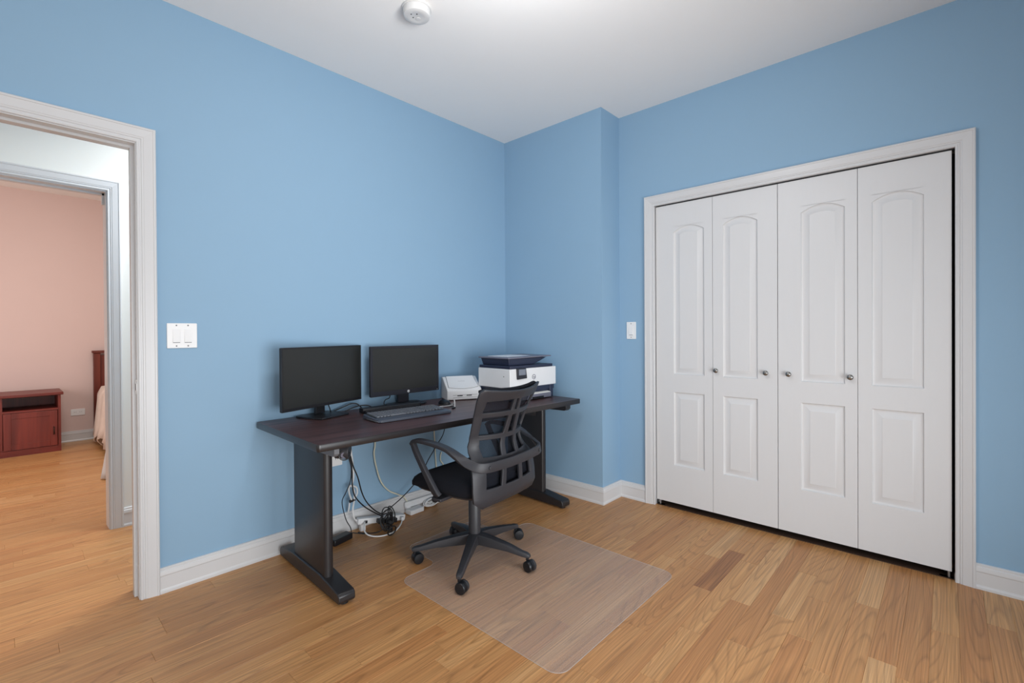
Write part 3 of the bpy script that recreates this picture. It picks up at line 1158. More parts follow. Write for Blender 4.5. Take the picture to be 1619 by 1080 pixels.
bm = bmesh.new(); lid(bm, 0, -.002, .0018); obj('cover_seam', bm, GREYL, sc)
bm = bmesh.new(); lid(bm, .0028, -.001, .0045); cv = obj('cover', bm, WHITEP, sc, bevel=.001)
mt = Matrix.Translation(on_slope(SW * .5, .62, .0046)) @ Matrix(((1, 0, 0), (0, .119, nrm.y), (0, .074, nrm.z))).to_4x4()
mt = Matrix.Translation(on_slope(SW * .5, .62, .0046)) @ Matrix((Vector((1, 0, 0)), nrm.cross(Vector((1, 0, 0))), nrm)).transposed().to_4x4()
obj('lettering', text_bm('ScanSnap', .013, mt, .0002), mat('pale_grey_print', srgb(188, 188, 190), .5, noise=.01), cv)
for z in (.036, .020):
    obj('feed_slot', box((.04, -.0012, z), (SW - .03, .002, z + .0018)), GREYL, sc)
for x in (.070, .135):
    obj('slot_gap', box((x, -.0016, .0295), (x + .037, .002, .0355)), SLOT, sc)
for x in (.03, SW - .03):
    for y in (.03, SDp - .03):
        bm = bmesh.new()
        add_cyl(bm, (x, y, 0), (x, y, .006), .010, n=12)
        obj('rubber_foot', bm, RUBBER, sc)

# printer
PA = DA + math.radians(-1.2)
PO = DW(1.359, .221)
pr = thing('printer', 'white and navy all-in-one inkjet printer at the right end of the desk', 'printer', PO, PA)
PW, PD = .461, .316
obj('base', boxes(((.018, .02, .006), (PW - .014, PD - .005, .095)), ((.018, .006, .060), (PW - .014, .03, .095)), ((PW - .064, .002, .006), (PW - .028, .05, .095)), ((.018, .002, .006), (.055, .05, .095))), NAVY, pr, bevel=.003)
z0, z1 = .091, .2185
bm = bmesh.new()
add_prism(bm, [(0, 0, z0), (PW, 0, z0), (PW, PD, z0), (0, PD, z0)], (0, 0, z1 - z0))
bd = obj('body', bm, WHITEP, pr, bevel=.004, seg=3)
obj('scanner_lid', box((.006, .004, z1), (PW - .030, PD - .004, z1 + .020)), NAVY, pr, bevel=.004)
zA = z1 + .020
bm = bmesh.new()   # document feeder, flaring to the paper tray on the right
A = [(.030, .040, zA), (.270, .040, zA), (.270, .30, zA), (.030, .30, zA)]
B = [(.022, .034, zA + .046), (.40, .034, zA + .046), (.40, .315, zA + .046), (.022, .315, zA + .046)]
add_loft(bm, [A, B])
obj('document_feeder', bm, NAVY, pr, bevel=.003)
bm = bmesh.new()
add_prism(bm, [(.012, .026, zA + .046), (.440, .026, zA + .050), (.440, .330, zA + .050), (.012, .330, zA + .046)], (0, 0, .009))
ft = obj('feeder_tray', bm, GREYTRAY, pr, bevel=.002)
obj('tray_insert', box((.075, .10, zA + .0545), (.30, .300, zA + .0585)), WHITEP, ft, bevel=.001)
# control panel
bm = bmesh.new()
add_prism(bm, [(.056, 0, z1 + .004), (.1415, 0, z1 + .003), (.1515, 0, z1 - .066), (.061, 0, z1 - .070)], (0, -.012, 0))
cp = obj('control_panel', bm, BEZELB, pr, bevel=.003)
obj('touch_screen', box((.071, -.0132, z1 - .042), (.135, -.0115, z1 - .003)), SCREENP, cp)
bm = bmesh.new()
bm2 = [(.0225 * math.cos(a), .0225 * math.sin(a)) for a in [2 * PI * i / 32 for i in range(32)]]
for q in range(32):
    a0, a1 = 2 * PI * q / 32, 2 * PI * (q + 1) / 32
    add_prism(bm, [(.229 + r * math.cos(a), 0, z1 - .062 + r * math.sin(a)) for r, a in ((.0175, a0), (.0175, a1), (.0138, a1), (.0138, a0))], (0, -.0012, 0))
lg = obj('round_logo', bm, GREYTRAY, bd)
mt = Matrix.Translation((.229, -.0010, z1 - .062)) @ Matrix.Rotation(PI / 2, 4, 'X')
obj('logo_letters', text_bm('hp', .022, mt, .0003, .25), GREYTRAY, bd)
bm = bmesh.new(); add_cyl(bm, (.0002, .058, z0 + .078), (-.0015, .058, z0 + .078), .0035, n=12); obj('side_button', bm, SLOT, bd)
# paper drawer at the bottom
dr = obj('paper_drawer', box((.06, -.012, .006), (PW - .066, .08, .038)), GREYTRAY, pr, bevel=.003)
obj('drawer_pull', box((.20, -.0155, .006), (.313, -.010, .021)), BLK, dr)
bm = bmesh.new()
add_prism(bm, [(.20, -.006, .0385), (PW - .066, -.006, .0385), (PW - .066, .11, .066), (.20, .11, .066)], (0, 0, .003))
obj('output_sheet', bm, PAPER, dr)
obj('drawer_bay', box((.055, .0205, .040), (PW - .050, .021, .088)), BLK, pr)
for x in (.05, PW - .05):
    for y in (.05, PD - .05):
        bm = bmesh.new()
        add_cyl(bm, (x, y, 0), (x, y, .008), .012, n=12)
        obj('rubber_foot', bm, RUBBER, pr)

# ------------------------------------------------------------------ office chair
CA = math.radians(6.3)
ch = thing('office_chair', 'dark grey mesh-back office chair with loop armrests on five casters', 'chair', (1.690, 1.835, 0.0028), CA)


def interp(x, xs, ys):
    if x <= xs[0]:
        return ys[0]
    for a, b, p, q in zip(xs, xs[1:], ys, ys[1:]):
        if x <= b:
            return p + (q - p) * (x - a) / (b - a)
    return ys[-1]


BZ = [.378, .405, .47, .547, .600, .640, .690, .80, .88, .93]
F_MID = [-.232, -.250, -.250, -.250, -.240, -.227, -.230, -.262, -.286, -.312]
F_EDG = [-.215, -.210, -.205, -.195, -.160, -.140, -.147, -.187, -.225, -.247]
HWID = [.215, .250, .252, .245, .212, .203, .204, .217, .238, .243]


def back_pt(r, z, off=0.0):
    hw = interp(z, BZ, HWID)
    m, e = interp(z, BZ, F_MID), interp(z, BZ, F_EDG)
    q = (r / hw) ** 2
    dip = .020 * (1 - q) * min(1, max(0, (z - .87) / .06))
    return Vector((r, m + (e - m) * q + off, z - dip))


# columns: bar boundaries per level (half of them; mirrored)
LV = [.378, .405, .456, .550, .596, .677, .702, .790, .815, .871, .918, .934]
INN = [.150, .170, .180, .172, .163, .164, .172, .180, .188, .190, .195, .190]      # inner edge of the side posts
B1 = [.092, .090, .086, .077, .069, .061, .051, .043, .033, .028, .026, .024]        # outer edge of the middle bars
B0 = [.062, .060, .057, .049, .039, .033, .022, .016, .012, .010, .009, .009]        # inner edge
OUT = [interp(z, BZ, HWID) for z in LV]
OUT[-1] -= .020
OUT[-2] -= .003
bm = bmesh.new()
SOLID = {0, 1, 3, 5, 7, 9, 10}   # full-width bands between level i and i+1 (band 3 is behind the arm ring)
grid = []
NS = (2, 3, 2, 2, 2, 3, 2)       # subdivisions of the seven strips
VS_ = 3


def cols(i, t):
    g = lambda A: A[i] + (A[min(i + 1, len(A) - 1)] - A[i]) * t
    o_, n_, b1, b0 = g(OUT), g(INN), g(B1), g(B0)
    edges = [-o_, -n_, -b1, -b0, b0, b1, n_, o_]
    out, tags = [], []
    for s in range(7):
        for q in range(NS[s]):
            out.append(edges[s] + (edges[s + 1] - edges[s]) * q / NS[s])
            tags.append(s)
    out.append(edges[-1])
    return out, tags


vrows = []
for i in range(len(LV) - 1):
    for q in range(VS_):
        t = q / VS_
        z = LV[i] + (LV[i + 1] - LV[i]) * t
        xs, tg = cols(i, t)
        vrows.append((i, [bm.verts.new(back_pt(x, z)) for x in xs], tg))
xs, tg = cols(len(LV) - 2, 1.0)
vrows.append((len(LV) - 1, [bm.verts.new(back_pt(x, LV[-1])) for x in xs], tg))
for (i, A, tg), (_, B, _) in zip(vrows, vrows[1:]):
    for c in range(len(A) - 1):
        s = tg[c]
        if i in SOLID or s in (0, 2, 4, 6):
            bm.faces.new((A[c], A[c + 1], B[c + 1], B[c]))
# lower lip curls forward under the seat to the mechanism
lip = [(.366, -.205, .185), (.358, -.160, .130), (.354, -.100, .088), (.354, -.02, .080)]
prev = vrows[0][1]
nC = len(prev)
for z, f, hw in lip:
    row = [bm.verts.new((-hw + 2 * hw * c / (nC - 1), f, z)) for c in range(nC)]
    for c in range(nC - 1):
        bm.faces.new((row[c], row[c + 1], prev[c + 1], prev[c]))
    prev = row
bmesh.ops.delete(bm, geom=[v for v in bm.verts if not v.link_faces], context='VERTS')
bf = obj('back_frame', bm, FRAMEP, ch, smooth=True, angle=50)
md = bf.modifiers.new('thick', 'SOLIDIFY'); md.thickness = .014; md.offset = 0
md = bf.modifiers.new('edge', 'BEVEL'); md.width = .0025; md.segments = 2; md.limit_method = 'ANGLE'; md.angle_limit = math.radians(50)
# mesh fabric stretched in front of the frame
bm = bmesh.new()
gr = []
for j in range(25):
    z = .44 + (.930 - .44) * j / 24
    hw = interp(z, BZ, HWID) - .012
    gr.append([bm.verts.new(back_pt(-hw + 2 * hw * i / 16, z, .014 + .018 * (1 - (2 * i / 16 - 1) ** 2))) for i in range(17)])
for A, B in zip(gr, gr[1:]):
    for i in range(16):
        bm.faces.new((A[i], A[i + 1], B[i + 1], B[i]))
obj('back_mesh', bm, MESHF, ch, smooth=True, angle=80)
bm = bmesh.new()      # fabric welt along the top
add_tube(bm, [back_pt(-.230 + .460 * i / 12, (.932 if 0 < i < 12 else .918), .012 + .038 * (1 - (2 * i / 12 - 1) ** 2)) for i in range(13)], .0115, 8, 3)
obj('top_welt', bm, FABRIC, ch, smooth=True, angle=80)


def sweep_rect(bm, pts, ups, ws, hs, k=5, rad=.18):
    """rectangular strap: pts path, ups approximate thickness direction, ws width across, hs thickness"""
    P = smooth_path(pts, k)
    N = len(P)

    def lerp(arr, i):
        x = i / (N - 1) * (len(arr) - 1)
        a = min(int(x), len(arr) - 2)
        return arr[a] + (arr[a + 1] - arr[a]) * (x - a)
    U_ = [Vector(u) for u in ups]
    secs = []
    for i, p in enumerate(P):
        d = (P[min(i + 1, N - 1)] - P[max(i - 1, 0)]).normalized()
        u = lerp(U_, i)
        u = (u - d * u.dot(d)).normalized()
        s = d.cross(u)
        w, h = lerp(ws, i), lerp(hs, i)
        secs.append([p + s * a + u * b for a, b in rrect(w, h, min(w, h) * rad, 2)])
    add_loft(bm, secs)


for sg in (-1, 1):
    bm = bmesh.new()
    # armrest pad sweeping back into the ring round the backrest
    sweep_rect(bm, [(sg * .290, .150, .642), (sg * .292, .125, .661), (sg * .292, .06, .664), (sg * .290, -.02, .658), (sg * .288, -.09, .645), (sg * .284, -.150, .619), (sg * .274, -.200, .594), (sg * .250, -.245, .577), (sg * .205, -.268, .572), (sg * .15, -.276, .571)],
               [(0, 1, .6), (0, .5, 1), (0, 0, 1), (0, .1, 1), (0, .3, 1), (sg * .3, .2, 1), (sg * .8, -.2, .6), (sg * .8, -.5, .2), (sg * .3, -1, 0), (0, -1, 0)],
               [.036, .040, .042, .042, .042, .042, .042, .044, .046, .046], [.016, .018, .018, .018, .018, .018, .017, .015, .014, .012])
    a = obj('armrest', bm, FRAMEP, ch, smooth=True, angle=45)
    bm = bmesh.new()
    sweep_rect(bm, [(sg * .290, .148, .650), (sg * .290, .128, .610), (sg * .288, .085, .545), (sg * .284, .045, .485), (sg * .276, .012, .430), (sg * .268, -.005, .405)],
               [(0, 1, .5), (0, 1, .5), (0, 1, .55), (0, 1, .5), (0, 1, .35), (0, 1, .3)], [.026, .024, .022, .022, .022, .022], [.022, .026, .030, .034, .042, .050])
    obj('arm_post', bm, FRAMEP, a, smooth=True, angle=45)
    bm = bmesh.new()
    add_box(bm, (min(sg * .13, sg * .285), -.035, .385), (max(sg * .13, sg * .285), .025, .400))
    obj('arm_bracket', bm, FRAMEP, a, bevel=.003)
    bm = bmesh.new()
    add_lathe(bm, (sg * .205, -.2765, .572), (sg * .12, -1, 0), [(.009, 0), (.009, .003), (.006, .004), (0, .004)], 16)
    obj('bolt_cap', bm, PLASTIC, a, smooth=True)
bm = bmesh.new()
sweep_rect(bm, [(-.15, -.276, .571), (-.08, -.283, .570), (0, -.285, .570), (.08, -.283, .570), (.15, -.276, .571)], [(0, -1, 0)] * 5, [.046] * 5, [.012] * 5)
obj('back_band', bm, FRAMEP, ch, smooth=True, angle=45)

# seat cushion
bm = bmesh.new()
n = 36


def superell(a, b, k, e=4.6):
    out = []
    for i in range(n):
        t = 2 * PI * i / n
        c, s = math.cos(t), math.sin(t)
        out.append((a * k * math.copysign(abs(c) ** (2 / e), c), b * k * math.copysign(abs(s) ** (2 / e), s)))
    return out


secs = []
for z, k in ((.404, .86), (.408, .95), (.420, 1.0), (.440, 1.0), (.456, .965), (.466, .90), (.471, .78), (.470, .5), (.467, .2)):
    ring = []
    for x, y in superell(.250, .246, k):
        yy = y + .030
        dz = -.018 * max(0, (yy - .12) / .13) ** 2 if z > .41 else 0
        dz += .012 * max(0, (-yy - .08) / .14) if z > .44 else 0
        ring.append((x, yy, z + dz))
    secs.append(ring)
add_loft(bm, secs)
obj('seat_cushion', bm, FABRIC, ch, smooth=True, angle=70)
bm = bmesh.new()
secs = [[(x, y + .030, z) for x, y in superell(.250, .246, k)] for z, k in ((.392, .80), (.396, .90), (.410, .93))]
add_loft(bm, secs)
obj('seat_pan', bm, PLASTIC, ch, smooth=True, angle=40)
bm = box((-.085, -.165, .338), (.085, .10, .392))
obj('tilt_mechanism', bm, PLASTIC, ch, bevel=.012, seg=3)
bm = bmesh.new()
add_cyl(bm, (.06, -.03, .368), (.255, -.05, .362), .006, n=10)
add_lathe(bm, (.235, -.048, .3625), (1, -.1, -.03), [(.006, 0), (.011, .005), (.012, .04), (.008, .048), (0, .049)], 12)
obj('height_lever', bm, GREYM, ch, smooth=True)
bm = bmesh.new()
add_lathe(bm, (0, 0, .082), (0, 0, 1), [(.036, 0), (.040, .01), (.037, .045), (.0315, .05), (.0315, .262), (.028, .268), (.028, .285)], 28)
obj('gas_column', bm, PLASTIC, ch, smooth=True, angle=40)
# five-star base
TIPS = [(142.0, .315), (214.5, .330), (288.0, .305), (0.0, .325), (71.0, .312)]
for k, (ang, rad) in enumerate(TIPS):
    a = math.radians(ang) - CA
    d = Vector((math.cos(a), math.sin(a), 0))
    s = Vector((-d.y, d.x, 0))
    bm = bmesh.new()
    secs = []
    for t, wt, wb, zt, zb in ((.028, .030, .022, .142, .086), (.10, .026, .021, .132, .084), (.20, .021, .019, .113, .080), (rad - .035, .017, .017, .092, .070), (rad - .005, .016, .015, .087, .066), (rad + .010, .010, .009, .080, .066)):
        c = d * t
        secs.append([c - s * wb + Vector((0, 0, zb)), c - s * wb * 1.05 + Vector((0, 0, (zt + zb) / 2)), c - s * wt * .82 + Vector((0, 0, zt - .002)), c - s * wt * .6 + Vector((0, 0, zt)),
                     c + s * wt * .6 + Vector((0, 0, zt)), c + s * wt * .82 + Vector((0, 0, zt - .002)), c + s * wb * 1.05 + Vector((0, 0, (zt + zb) / 2)), c + s * wb + Vector((0, 0, zb))])
    add_loft(bm, secs)
    leg = obj('base_leg', bm, PLASTIC, ch, bevel=.002, smooth=True, angle=40)
    # caster: swivel stem, hood, two wheels
    tip = d * (rad - .004)
    sw = [70, 10, -10, 45, 100][k]
    b = math.radians(sw)
    ax = Vector((math.cos(b), math.sin(b), 0))          # wheel axle
    fw = Vector((-ax.y, ax.x, 0))
    ctr = tip - fw * .016 * (1 if k != 1 else 1)
    bm = bmesh.new()
    add_cyl(bm, tip + Vector((0, 0, .050)), tip + Vector((0, 0, .072)), .008, n=12)
    R = .0275
    arc = [(math.cos(q), math.sin(q)) for q in [math.radians(g) for g in range(-20, 201, 20)]]
    poly = [ctr - ax * .006 + fw * (R * 1.02 * c_) + Vector((0, 0, R + R * 1.02 * s_)) for c_, s_ in arc]
    add_prism(bm, poly, ax * .012)
    hood = obj('caster', bm, BLK, leg, smooth=True, angle=40)
    for sg in (-1, 1):
        bm = bmesh.new()
        p0 = ctr + ax * sg * .007 + Vector((0, 0, R))
        add_lathe(bm, p0, ax * sg, [(R * .9, 0), (R, .002), (R, .013), (R * .9, .0165), (R * .5, .018), (0, .018)], 28)
        o = obj('caster_wheel', bm, BLK if sg < 0 else PLASTIC, leg, smooth=True, angle=40)

# ------------------------------------------------------------------ chair mat
mt_ = thing('chair_mat', 'clear plastic chair mat with a lip on the oak floor under the chair', 'floor mat', (1.30, .985, 0))
wM, dM = .940, .960
x0, x1, y0, y1, lx0, lx1, ly = 0, wM, 0, dM, .225, .720, 1.235
pts = []


def corner(cx, cy, r, a0, a1, n=6):
    return [(cx + r * math.cos(math.radians(a0 + (a1 - a0) * i / n)), cy + r * math.sin(math.radians(a0 + (a1 - a0) * i / n)), 0) for i in range(n + 1)]


r = .055
pts += corner(x0 + r, y0 + r, r, 180, 270) + corner(x1 - r, y0 + r, r, 270, 360) + corner(x1 - r, y1 - r, r, 0, 90)
pts += corner(lx1 + .05, y1 + .05, .05, 270, 180) + corner(lx1 - r, ly - r, r, 0, 90) + corner(lx0 + r, ly - r, r, 90, 180) + corner(lx0 - .05, y1 + .05, .05, 0, -90)
pts += corner(x0 + r, y1 - r, r, 90, 180)
bm = bmesh.new()
add_prism(bm, [(x, y, .0006) for x, y, z in pts], (0, 0, .0020))
obj('sheet', bm, VINYL, mt_, fix=True)
bm = bmesh.new()
ring = [Vector((x, y, .0020)) for x, y, z in pts]
add_tube(bm, ring + [ring[0]], .0006, 5, 1, smooth=False)
obj('rolled_edge', bm, mat('vinyl_edge', srgb(196, 190, 186), .3, noise=.01), mt_)
bm = bmesh.new()
for q in range(6):
    add_prism(bm, [(.115 + q * .011, .865, .0026), (.118 + q * .011, .865, .0026), (.104 + q * .011, .91, .0026), (.101 + q * .011, .91, .0026)], (0, 0, .0003))
obj('embossed_mark', bm, EMBOSS, mt_)

# ------------------------------------------------------------------ cables and power gear under the desk


ps = thing('power_strip', 'white power strip full of black plugs on the floor below the left monitor', 'power strip', (1.447, 2.615, 0), math.radians(-10))
PT = Matrix.Translation((0, 0, .046)) @ Matrix.Rotation(math.radians(8.2), 4, 'Y')
obj('body', box((0, -.022, .0), (.305, .022, .036), PT), WHITEP, ps, bevel=.006)
bm = bmesh.new(); add_box(bm, (.02, -.012, 0), (.05, .018, .046)); obj('foot_pad', bm, WHITEP, ps)
for i, x in enumerate((.125, .160, .195, .220)):
    obj('plug', box((x - .013, -.062, .006), (x + .013, -.022, .032), PT), BLK, ps, bevel=.004)
obj('switch', box((.035, -.030, .008), (.055, -.022, .024), PT), BLK, ps, bevel=.002)
obj('white_plug', box((.265, -.050, .006), (.285, -.022, .030), PT), WHITEP, ps, bevel=.004)

ad = thing('power_adapter', 'black power adapter brick on the floor behind the left desk leg', 'power adapter', (1.325, 2.560, 0), math.radians(14))
obj('brick', box((-.075, -.028, .001), (.055, .028, .036)), BLK, ad, bevel=.005)
bm = bmesh.new(); add_cyl(bm, (.055, 0, .018), (.075, 0, .018), .006, .004, n=10); obj('strain_relief', bm, RUBBER, ad)

bu = thing('cable_bundle', 'tied bundle of black cables hanging in front of the power strip', 'cable bundle', (1.565, 2.475, 0))
rnd = random.Random(5)
for q in range(7):
    bm = bmesh.new()
    cx, cz = rnd.uniform(-.02, .03), .075 + rnd.uniform(-.012, .012)
    rx, rz = .018 + rnd.random() * .02, .030 + rnd.random() * .032
    ph = rnd.random() * 6
    yy = rnd.uniform(-.03, .02)
    add_tube(bm, [(cx + rx * math.cos(a + ph), yy + .012 * math.sin(2 * a + q), max(.006, cz + rz * math.sin(a + ph))) for a in [2 * PI * i / 12 for i in range(13)]], .0036, 6, 3)
    obj('cable_loop', bm, CABLEB, bu, smooth=True, angle=80)
bm = bmesh.new(); add_cyl(bm, (0, -.02, .052), (.012, -.015, .064), .020, n=14); obj('tie_wrap', bm, RUBBER, bu)
bm = bmesh.new()
add_tube(bm, [(-.012 + .026 * math.cos(a), -.075 - .012 * math.sin(a), .034 + .029 * math.sin(a)) for a in [2 * PI * i / 14 for i in range(15)]], .0038, 6, 2)
obj('cable_loop', bm, CABLEB, bu, smooth=True, angle=80)

cable('black_cable', 'black cable hanging straighter from under-desk socket to the tied bundle', [(1.071, 2.0, .636), (1.166, 2.15, .531), (1.261, 2.32, .39), (1.321, 2.4, .294), (1.402, 2.45, .207), (1.48, 2.48, .144), (1.550, 2.49, .094)], .0036, CABLEB, 'black cables under the desk')
cable('black_cable', 'black cable bowing right from under-desk socket down to the bundle', [(1.083, 2.008, .632), (1.180, 2.16, .535), (1.276, 2.29, .433), (1.349, 2.38, .317), (1.425, 2.46, .222), (1.495, 2.49, .147), (1.560, 2.502, .098)], .0036, CABLEB, 'black cables under the desk')
cable('black_cable', 'thin black cable looping left down to the power adapter', [(1.079, 2.02, .631), (1.19, 2.2, .516), (1.286, 2.39, .385), (1.298, 2.46, .31), (1.306, 2.52, .237), (1.349, 2.56, .12), (1.385, 2.575, .057), (1.395, 2.580, .018)], .0026, CABLEB, 'black cables under the desk')
cable('black_cable', 'black cable slanting from the chair seat side down to the bundle', [(2.135, 2.625, .690), (2.128, 2.62, .505), (2.054, 2.613, .412), (1.973, 2.607, .324), (1.923, 2.60, .256), (1.847, 2.59, .196), (1.755, 2.573, .148), (1.65, 2.547, .115), (1.575, 2.52, .105)], .0032, CABLEB, 'black cables under the desk')
cable('black_cable', 'black cable lying on the floor between adapter and bundle', [(1.402, 2.583, .018), (1.44, 2.56, .008), (1.47, 2.54, .010), (1.44, 2.52, .016), (1.42, 2.55, .024), (1.47, 2.53, .008), (1.52, 2.49, .012), (1.56, 2.48, .04)], .003, CABLEB, 'black cables under the desk')
cable('white_cable', 'thick white cable dropping from desk to the power strip with a folded loop', [(1.390, 2.60, .660), (1.410, 2.612, .52), (1.423, 2.61, .407), (1.426, 2.609, .337), (1.417, 2.608, .29), (1.443, 2.608, .27), (1.447, 2.607, .234), (1.419, 2.606, .199), (1.400, 2.605, .232), (1.393, 2.605, .276), (1.407, 2.604, .29), (1.426, 2.603, .254), (1.425, 2.602, .199), (1.416, 2.602, .145), (1.425, 2.605, .093), (1.445, 2.612, .066)], .0052, CABLEW, k=5)
cable('white_cable', 'second white cable strand running beside the folded loop to the baseboard', [(1.408, 2.62, .199), (1.407, 2.63, .154), (1.410, 2.645, .124)], .005, CABLEW)
bm = bmesh.new(); add_cyl(bm, (1.398, 2.608, .196), (1.432, 2.604, .202), .0085, n=10); tag(obj('cable_tie', bm, RUBBER), 'small black tie around the folded white cable', 'cable tie')
cable('white_cable', 'white cord curving below the power strip in front of the bundle', [(1.485, 2.585, .060), (1.447, 2.53, .040), (1.445, 2.49, .020), (1.479, 2.455, .008), (1.53, 2.432, .006), (1.60, 2.44, .006), (1.67, 2.485, .012), (1.712, 2.528, .022)], .0042, CABLEW)
cable('ivory_cable', 'ivory cable sagging along the blue wall to the baseboard', [(1.602, 2.655, .695), (1.600, 2.655, .502), (1.592, 2.655, .438), (1.601, 2.65, .363), (1.635, 2.65, .253), (1.691, 2.65, .18), (1.758, 2.645, .138), (1.80, 2.64, .112), (1.82, 2.632, .080)], .0045, CABLEY)
cable('ivory_cable', 'straight ivory cable down the wall behind the chair arm', [(2.060, 2.662, .70), (2.071, 2.662, .50), (2.080, 2.662, .342), (2.089, 2.662, .232), (2.09, 2.645, .12), (2.09, 2.63, .03)], .0042, CABLEY)
cable('ivory_cable', 'short curved ivory cable on the wall right of the straight one', [(2.135, 2.662, .34), (2.126, 2.662, .315), (2.127, 2.662, .282), (2.150, 2.662, .248), (2.165, 2.66, .17), (2.165, 2.64, .05)], .004, CABLEY)

wa = thing('power_adapter', 'white power adapter on the floor against the baseboard', 'power adapter', (1.862, 2.605, 0), math.radians(3))
obj('brick', box((-.055, -.03, .001), (.055, .03, .032)), WHITEP, wa, bevel=.006)
bm = bmesh.new(); add_cyl(bm, (.055, 0, .016), (.078, .002, .018), .006, .004, n=10); obj('strain_relief', bm, WHITEP, wa)
wb = thing('cable_bundle', 'coil of white cord with a black tie beside the white adapter', 'cable bundle', (2.005, 2.618, 0))
for q in range(4):
    bm = bmesh.new()
    add_tube(bm, [((.062 - q * .007) * math.cos(a), .012 * math.sin(a + q) , .030 + (.022 - q * .002) * math.sin(a) + .004 * q) for a in [2 * PI * i / 14 for i in range(15)]], .0045, 6, 3)
    obj('cord_loop', bm, CABLEW, wb, smooth=True, angle=80)
bm = bmesh.new(); add_cyl(bm, (.030, -.012, .040), (.040, .012, .040), .022, n=12); obj('tie_wrap', bm, RUBBER, wb)
wc = thing('power_strip', 'white extension block leaning on the baseboard behind the white cord coil', 'power strip', (1.78, 2.631, 0), math.radians(0))
obj('body', box((.03, .004, .030), (.30, .026, .072)), WHITEP, wc, bevel=.008)
for x in (.04, .29):
    obj('foot_pad', box((x, .002, 0), (x + .03, .024, .034)), WHITEP, wc)

# cables on the desk behind the monitors
cable('black_cable', 'black cable hanging behind the larger left monitor', [DW(.36, .70, .80), DW(.375, .705, .765), DW(.385, .71, ZD + .006), DW(.41, .735, ZD + .004)], .003, CABLEB)
cable('black_cable', 'taller looped black cable on the desk between the monitors', [DW(.40, .735, ZD + .004), DW(.45, .73, ZD + .02), DW(.515, .72, .773), DW(.545, .71, .770), DW(.57, .70, .745), DW(.575, .69, ZD + .004)], .0036, CABLEB)
cable('black_cable', 'lower looped black cable on the desk beside the bar speaker', [DW(.465, .70, ZD + .004), DW(.51, .695, .752), DW(.56, .69, .760), DW(.60, .68, .757), DW(.625, .665, .742), DW(.632, .65, ZD + .004)], .0036, CABLEB)
cable('black_cable', 'black cable looping below the smaller right monitor', [DW(.775, .70, .83), DW(.772, .71, .800), DW(.765, .715, .78), DW(.735, .705, .775), DW(.715, .69, .755), DW(.72, .675, ZD + .004)], .003, CABLEB)

# ------------------------------------------------------------------ bedroom across the hall
cb = thing('cabinet', 'low cherry red cabinet with open shelf against the pink wall', 'cabinet', (-.50, 6.73, 0))
CWD, CDP, CH = .925, .44, .60
obj('carcass', boxes(((0, .006, 0), (.020, CDP, CH - .02)), ((CWD - .022, .006, 0), (CWD, CDP, CH - .02)), ((.49, .006, .07), (.512, CDP, CH - .02)),
                     ((.02, .010, .425), (CWD - .02, CDP, .445)), ((.02, .010, .055), (CWD - .02, CDP, .07)), ((.02, CDP - .012, .07), (CWD - .02, CDP, CH - .02))), CHERRYV, cb)
obj('plinth', box((.0, .0, 0), (CWD, .02, .058)), CHERRY, cb)
obj('face_rail', box((.02, 0, .430), (CWD - .02, .018, .446)), CHERRY, cb)
obj('top', box((-.018, -.028, CH - .02), (CWD + .018, CDP + .01, CH + .008)), CHERRY, cb, bevel=.004)
for x0, x1 in ((.516, .899), (.024, .488)):
    bm = bmesh.new()
    s = .055
    for lo, hi in (((x0, 0, .064), (x0 + s, .018, .424)), ((x1 - s, 0, .064), (x1, .018, .424)), ((x0 + s, 0, .064), (x1 - s, .018, .064 + s)), ((x0 + s, 0, .424 - s), (x1 - s, .018, .424))):
        add_box(bm, lo, hi)
    dd = obj('door', bm, CHERRYV, cb, bevel=.002)
    bm = bmesh.new()
    ins = .012
    A = [(x0 + s, .004, .064 + s), (x1 - s, .004, .064 + s), (x1 - s, .004, .424 - s), (x0 + s, .004, .424 - s)]
    B = [(x0 + s + ins, .012, .064 + s + ins), (x1 - s - ins, .012, .064 + s + ins), (x1 - s - ins, .012, .424 - s - ins), (x0 + s + ins, .012, .424 - s - ins)]
    add_loft(bm, [A, B])
    obj('door_panel', bm, CHERRYV, dd)
    hx = x1 - .028 if x0 > .3 else x0 + .028
    bm = bmesh.new()
    add_tube(bm, [(hx, 0, .180), (hx, -.020, .186), (hx, -.024, .215), (hx, -.020, .245), (hx, 0, .252)], .006, 8, 4)
    obj('handle', bm, BRONZE, dd, smooth=True, angle=80)

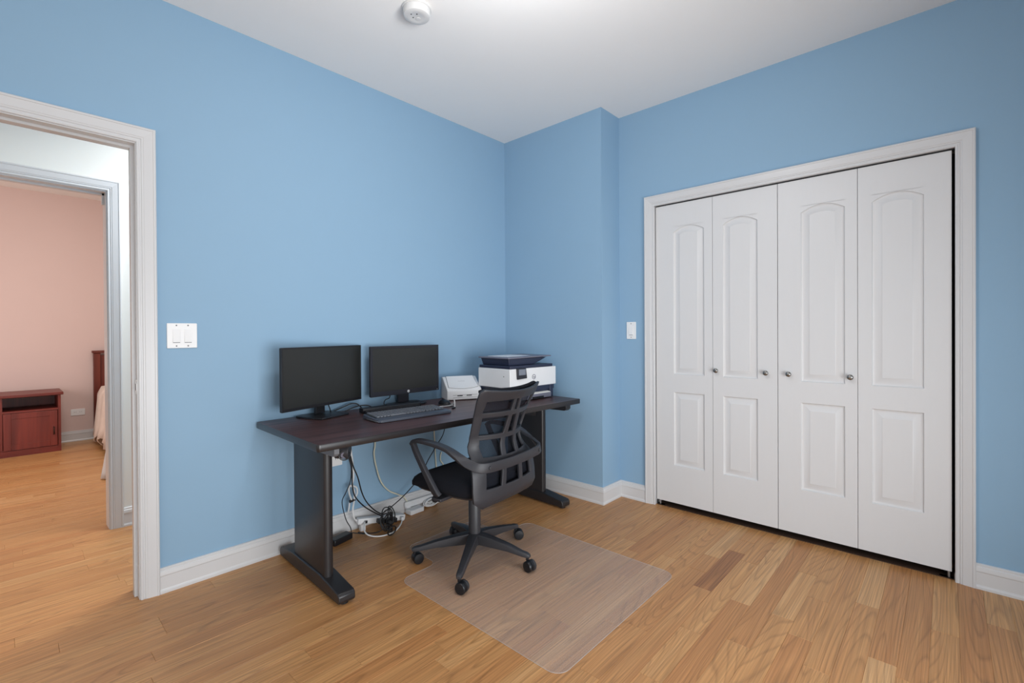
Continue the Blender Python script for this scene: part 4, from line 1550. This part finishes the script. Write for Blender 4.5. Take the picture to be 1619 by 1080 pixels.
bed = thing('bed', 'bed with dark mahogany headboard and beige cover beyond the bedroom doorway', 'bed', (.72, 7.12, 0))
obj('headboard', boxes(((0, -.02, 0), (.06, .04, .985)), ((1.10, -.02, 0), (1.16, .04, .985)), ((.06, -.008, .30), (1.10, .02, .96))), HEADB, bed, bevel=.003)
obj('headboard_cap', box((-.012, -.035, .985), (1.172, .05, 1.012)), HEADB, bed, bevel=.004)
obj('side_rail', boxes(((.02, -2.0, .18), (.05, -.02, .34)), ((1.11, -2.0, .18), (1.14, -.02, .34)), ((.02, -2.03, .02), (1.14, -1.99, .36))), HEADB, bed, bevel=.003)
obj('mattress', box((.04, -1.98, .30), (1.12, -.06, .56)), LINENG, bed, bevel=.04, seg=4)
bm = bmesh.new()
NX, NY = 10, 60
gr = []
for j in range(NY + 1):
    y = -.16 - 1.86 * j / NY
    w = math.sin(j * 1.25) * .016 + math.sin(j * .53 + 1) * .012
    row = []
    prof = [(-.020 + w * 1.4 - .03 * max(0, (j - 45) / 15), .09 + .05 * math.sin(j * .7)), (-.012 + w, .22), (.0 + w * .7, .40), (.008 + w * .4, .54), (.045, .612 + .01 * math.sin(j)), (.16, .632), (.58, .645), (1.0, .632), (1.13, .56), (1.15, .30)]
    for x, z in prof:
        row.append(bm.verts.new((x, y, z)))
    gr.append(row)
for A, B in zip(gr, gr[1:]):
    for i in range(len(A) - 1):
        bm.faces.new((A[i], A[i + 1], B[i + 1], B[i]))
o = obj('bed_cover', bm, LINEN, bed, smooth=True, angle=80)
md = o.modifiers.new('thick', 'SOLIDIFY'); md.thickness = .012
bm = bmesh.new()
gr = []
for j in range(25):
    a = j / 24
    y = -1.55 - .50 * a
    w = math.sin(j * 1.1) * .014
    gr.append([bm.verts.new((-.045 - .075 * a + w * k - .02 * k, y, z)) for k, z in ((1.5, .012), (1.2, .06), (.9, .13), (.4, .24), (.1, .36))])
for A, B in zip(gr, gr[1:]):
    for i in range(4):
        bm.faces.new((A[i], A[i + 1], B[i + 1], B[i]))
o = obj('bed_skirt', bm, LINENG, bed, smooth=True, angle=80)
md = o.modifiers.new('thick', 'SOLIDIFY'); md.thickness = .006
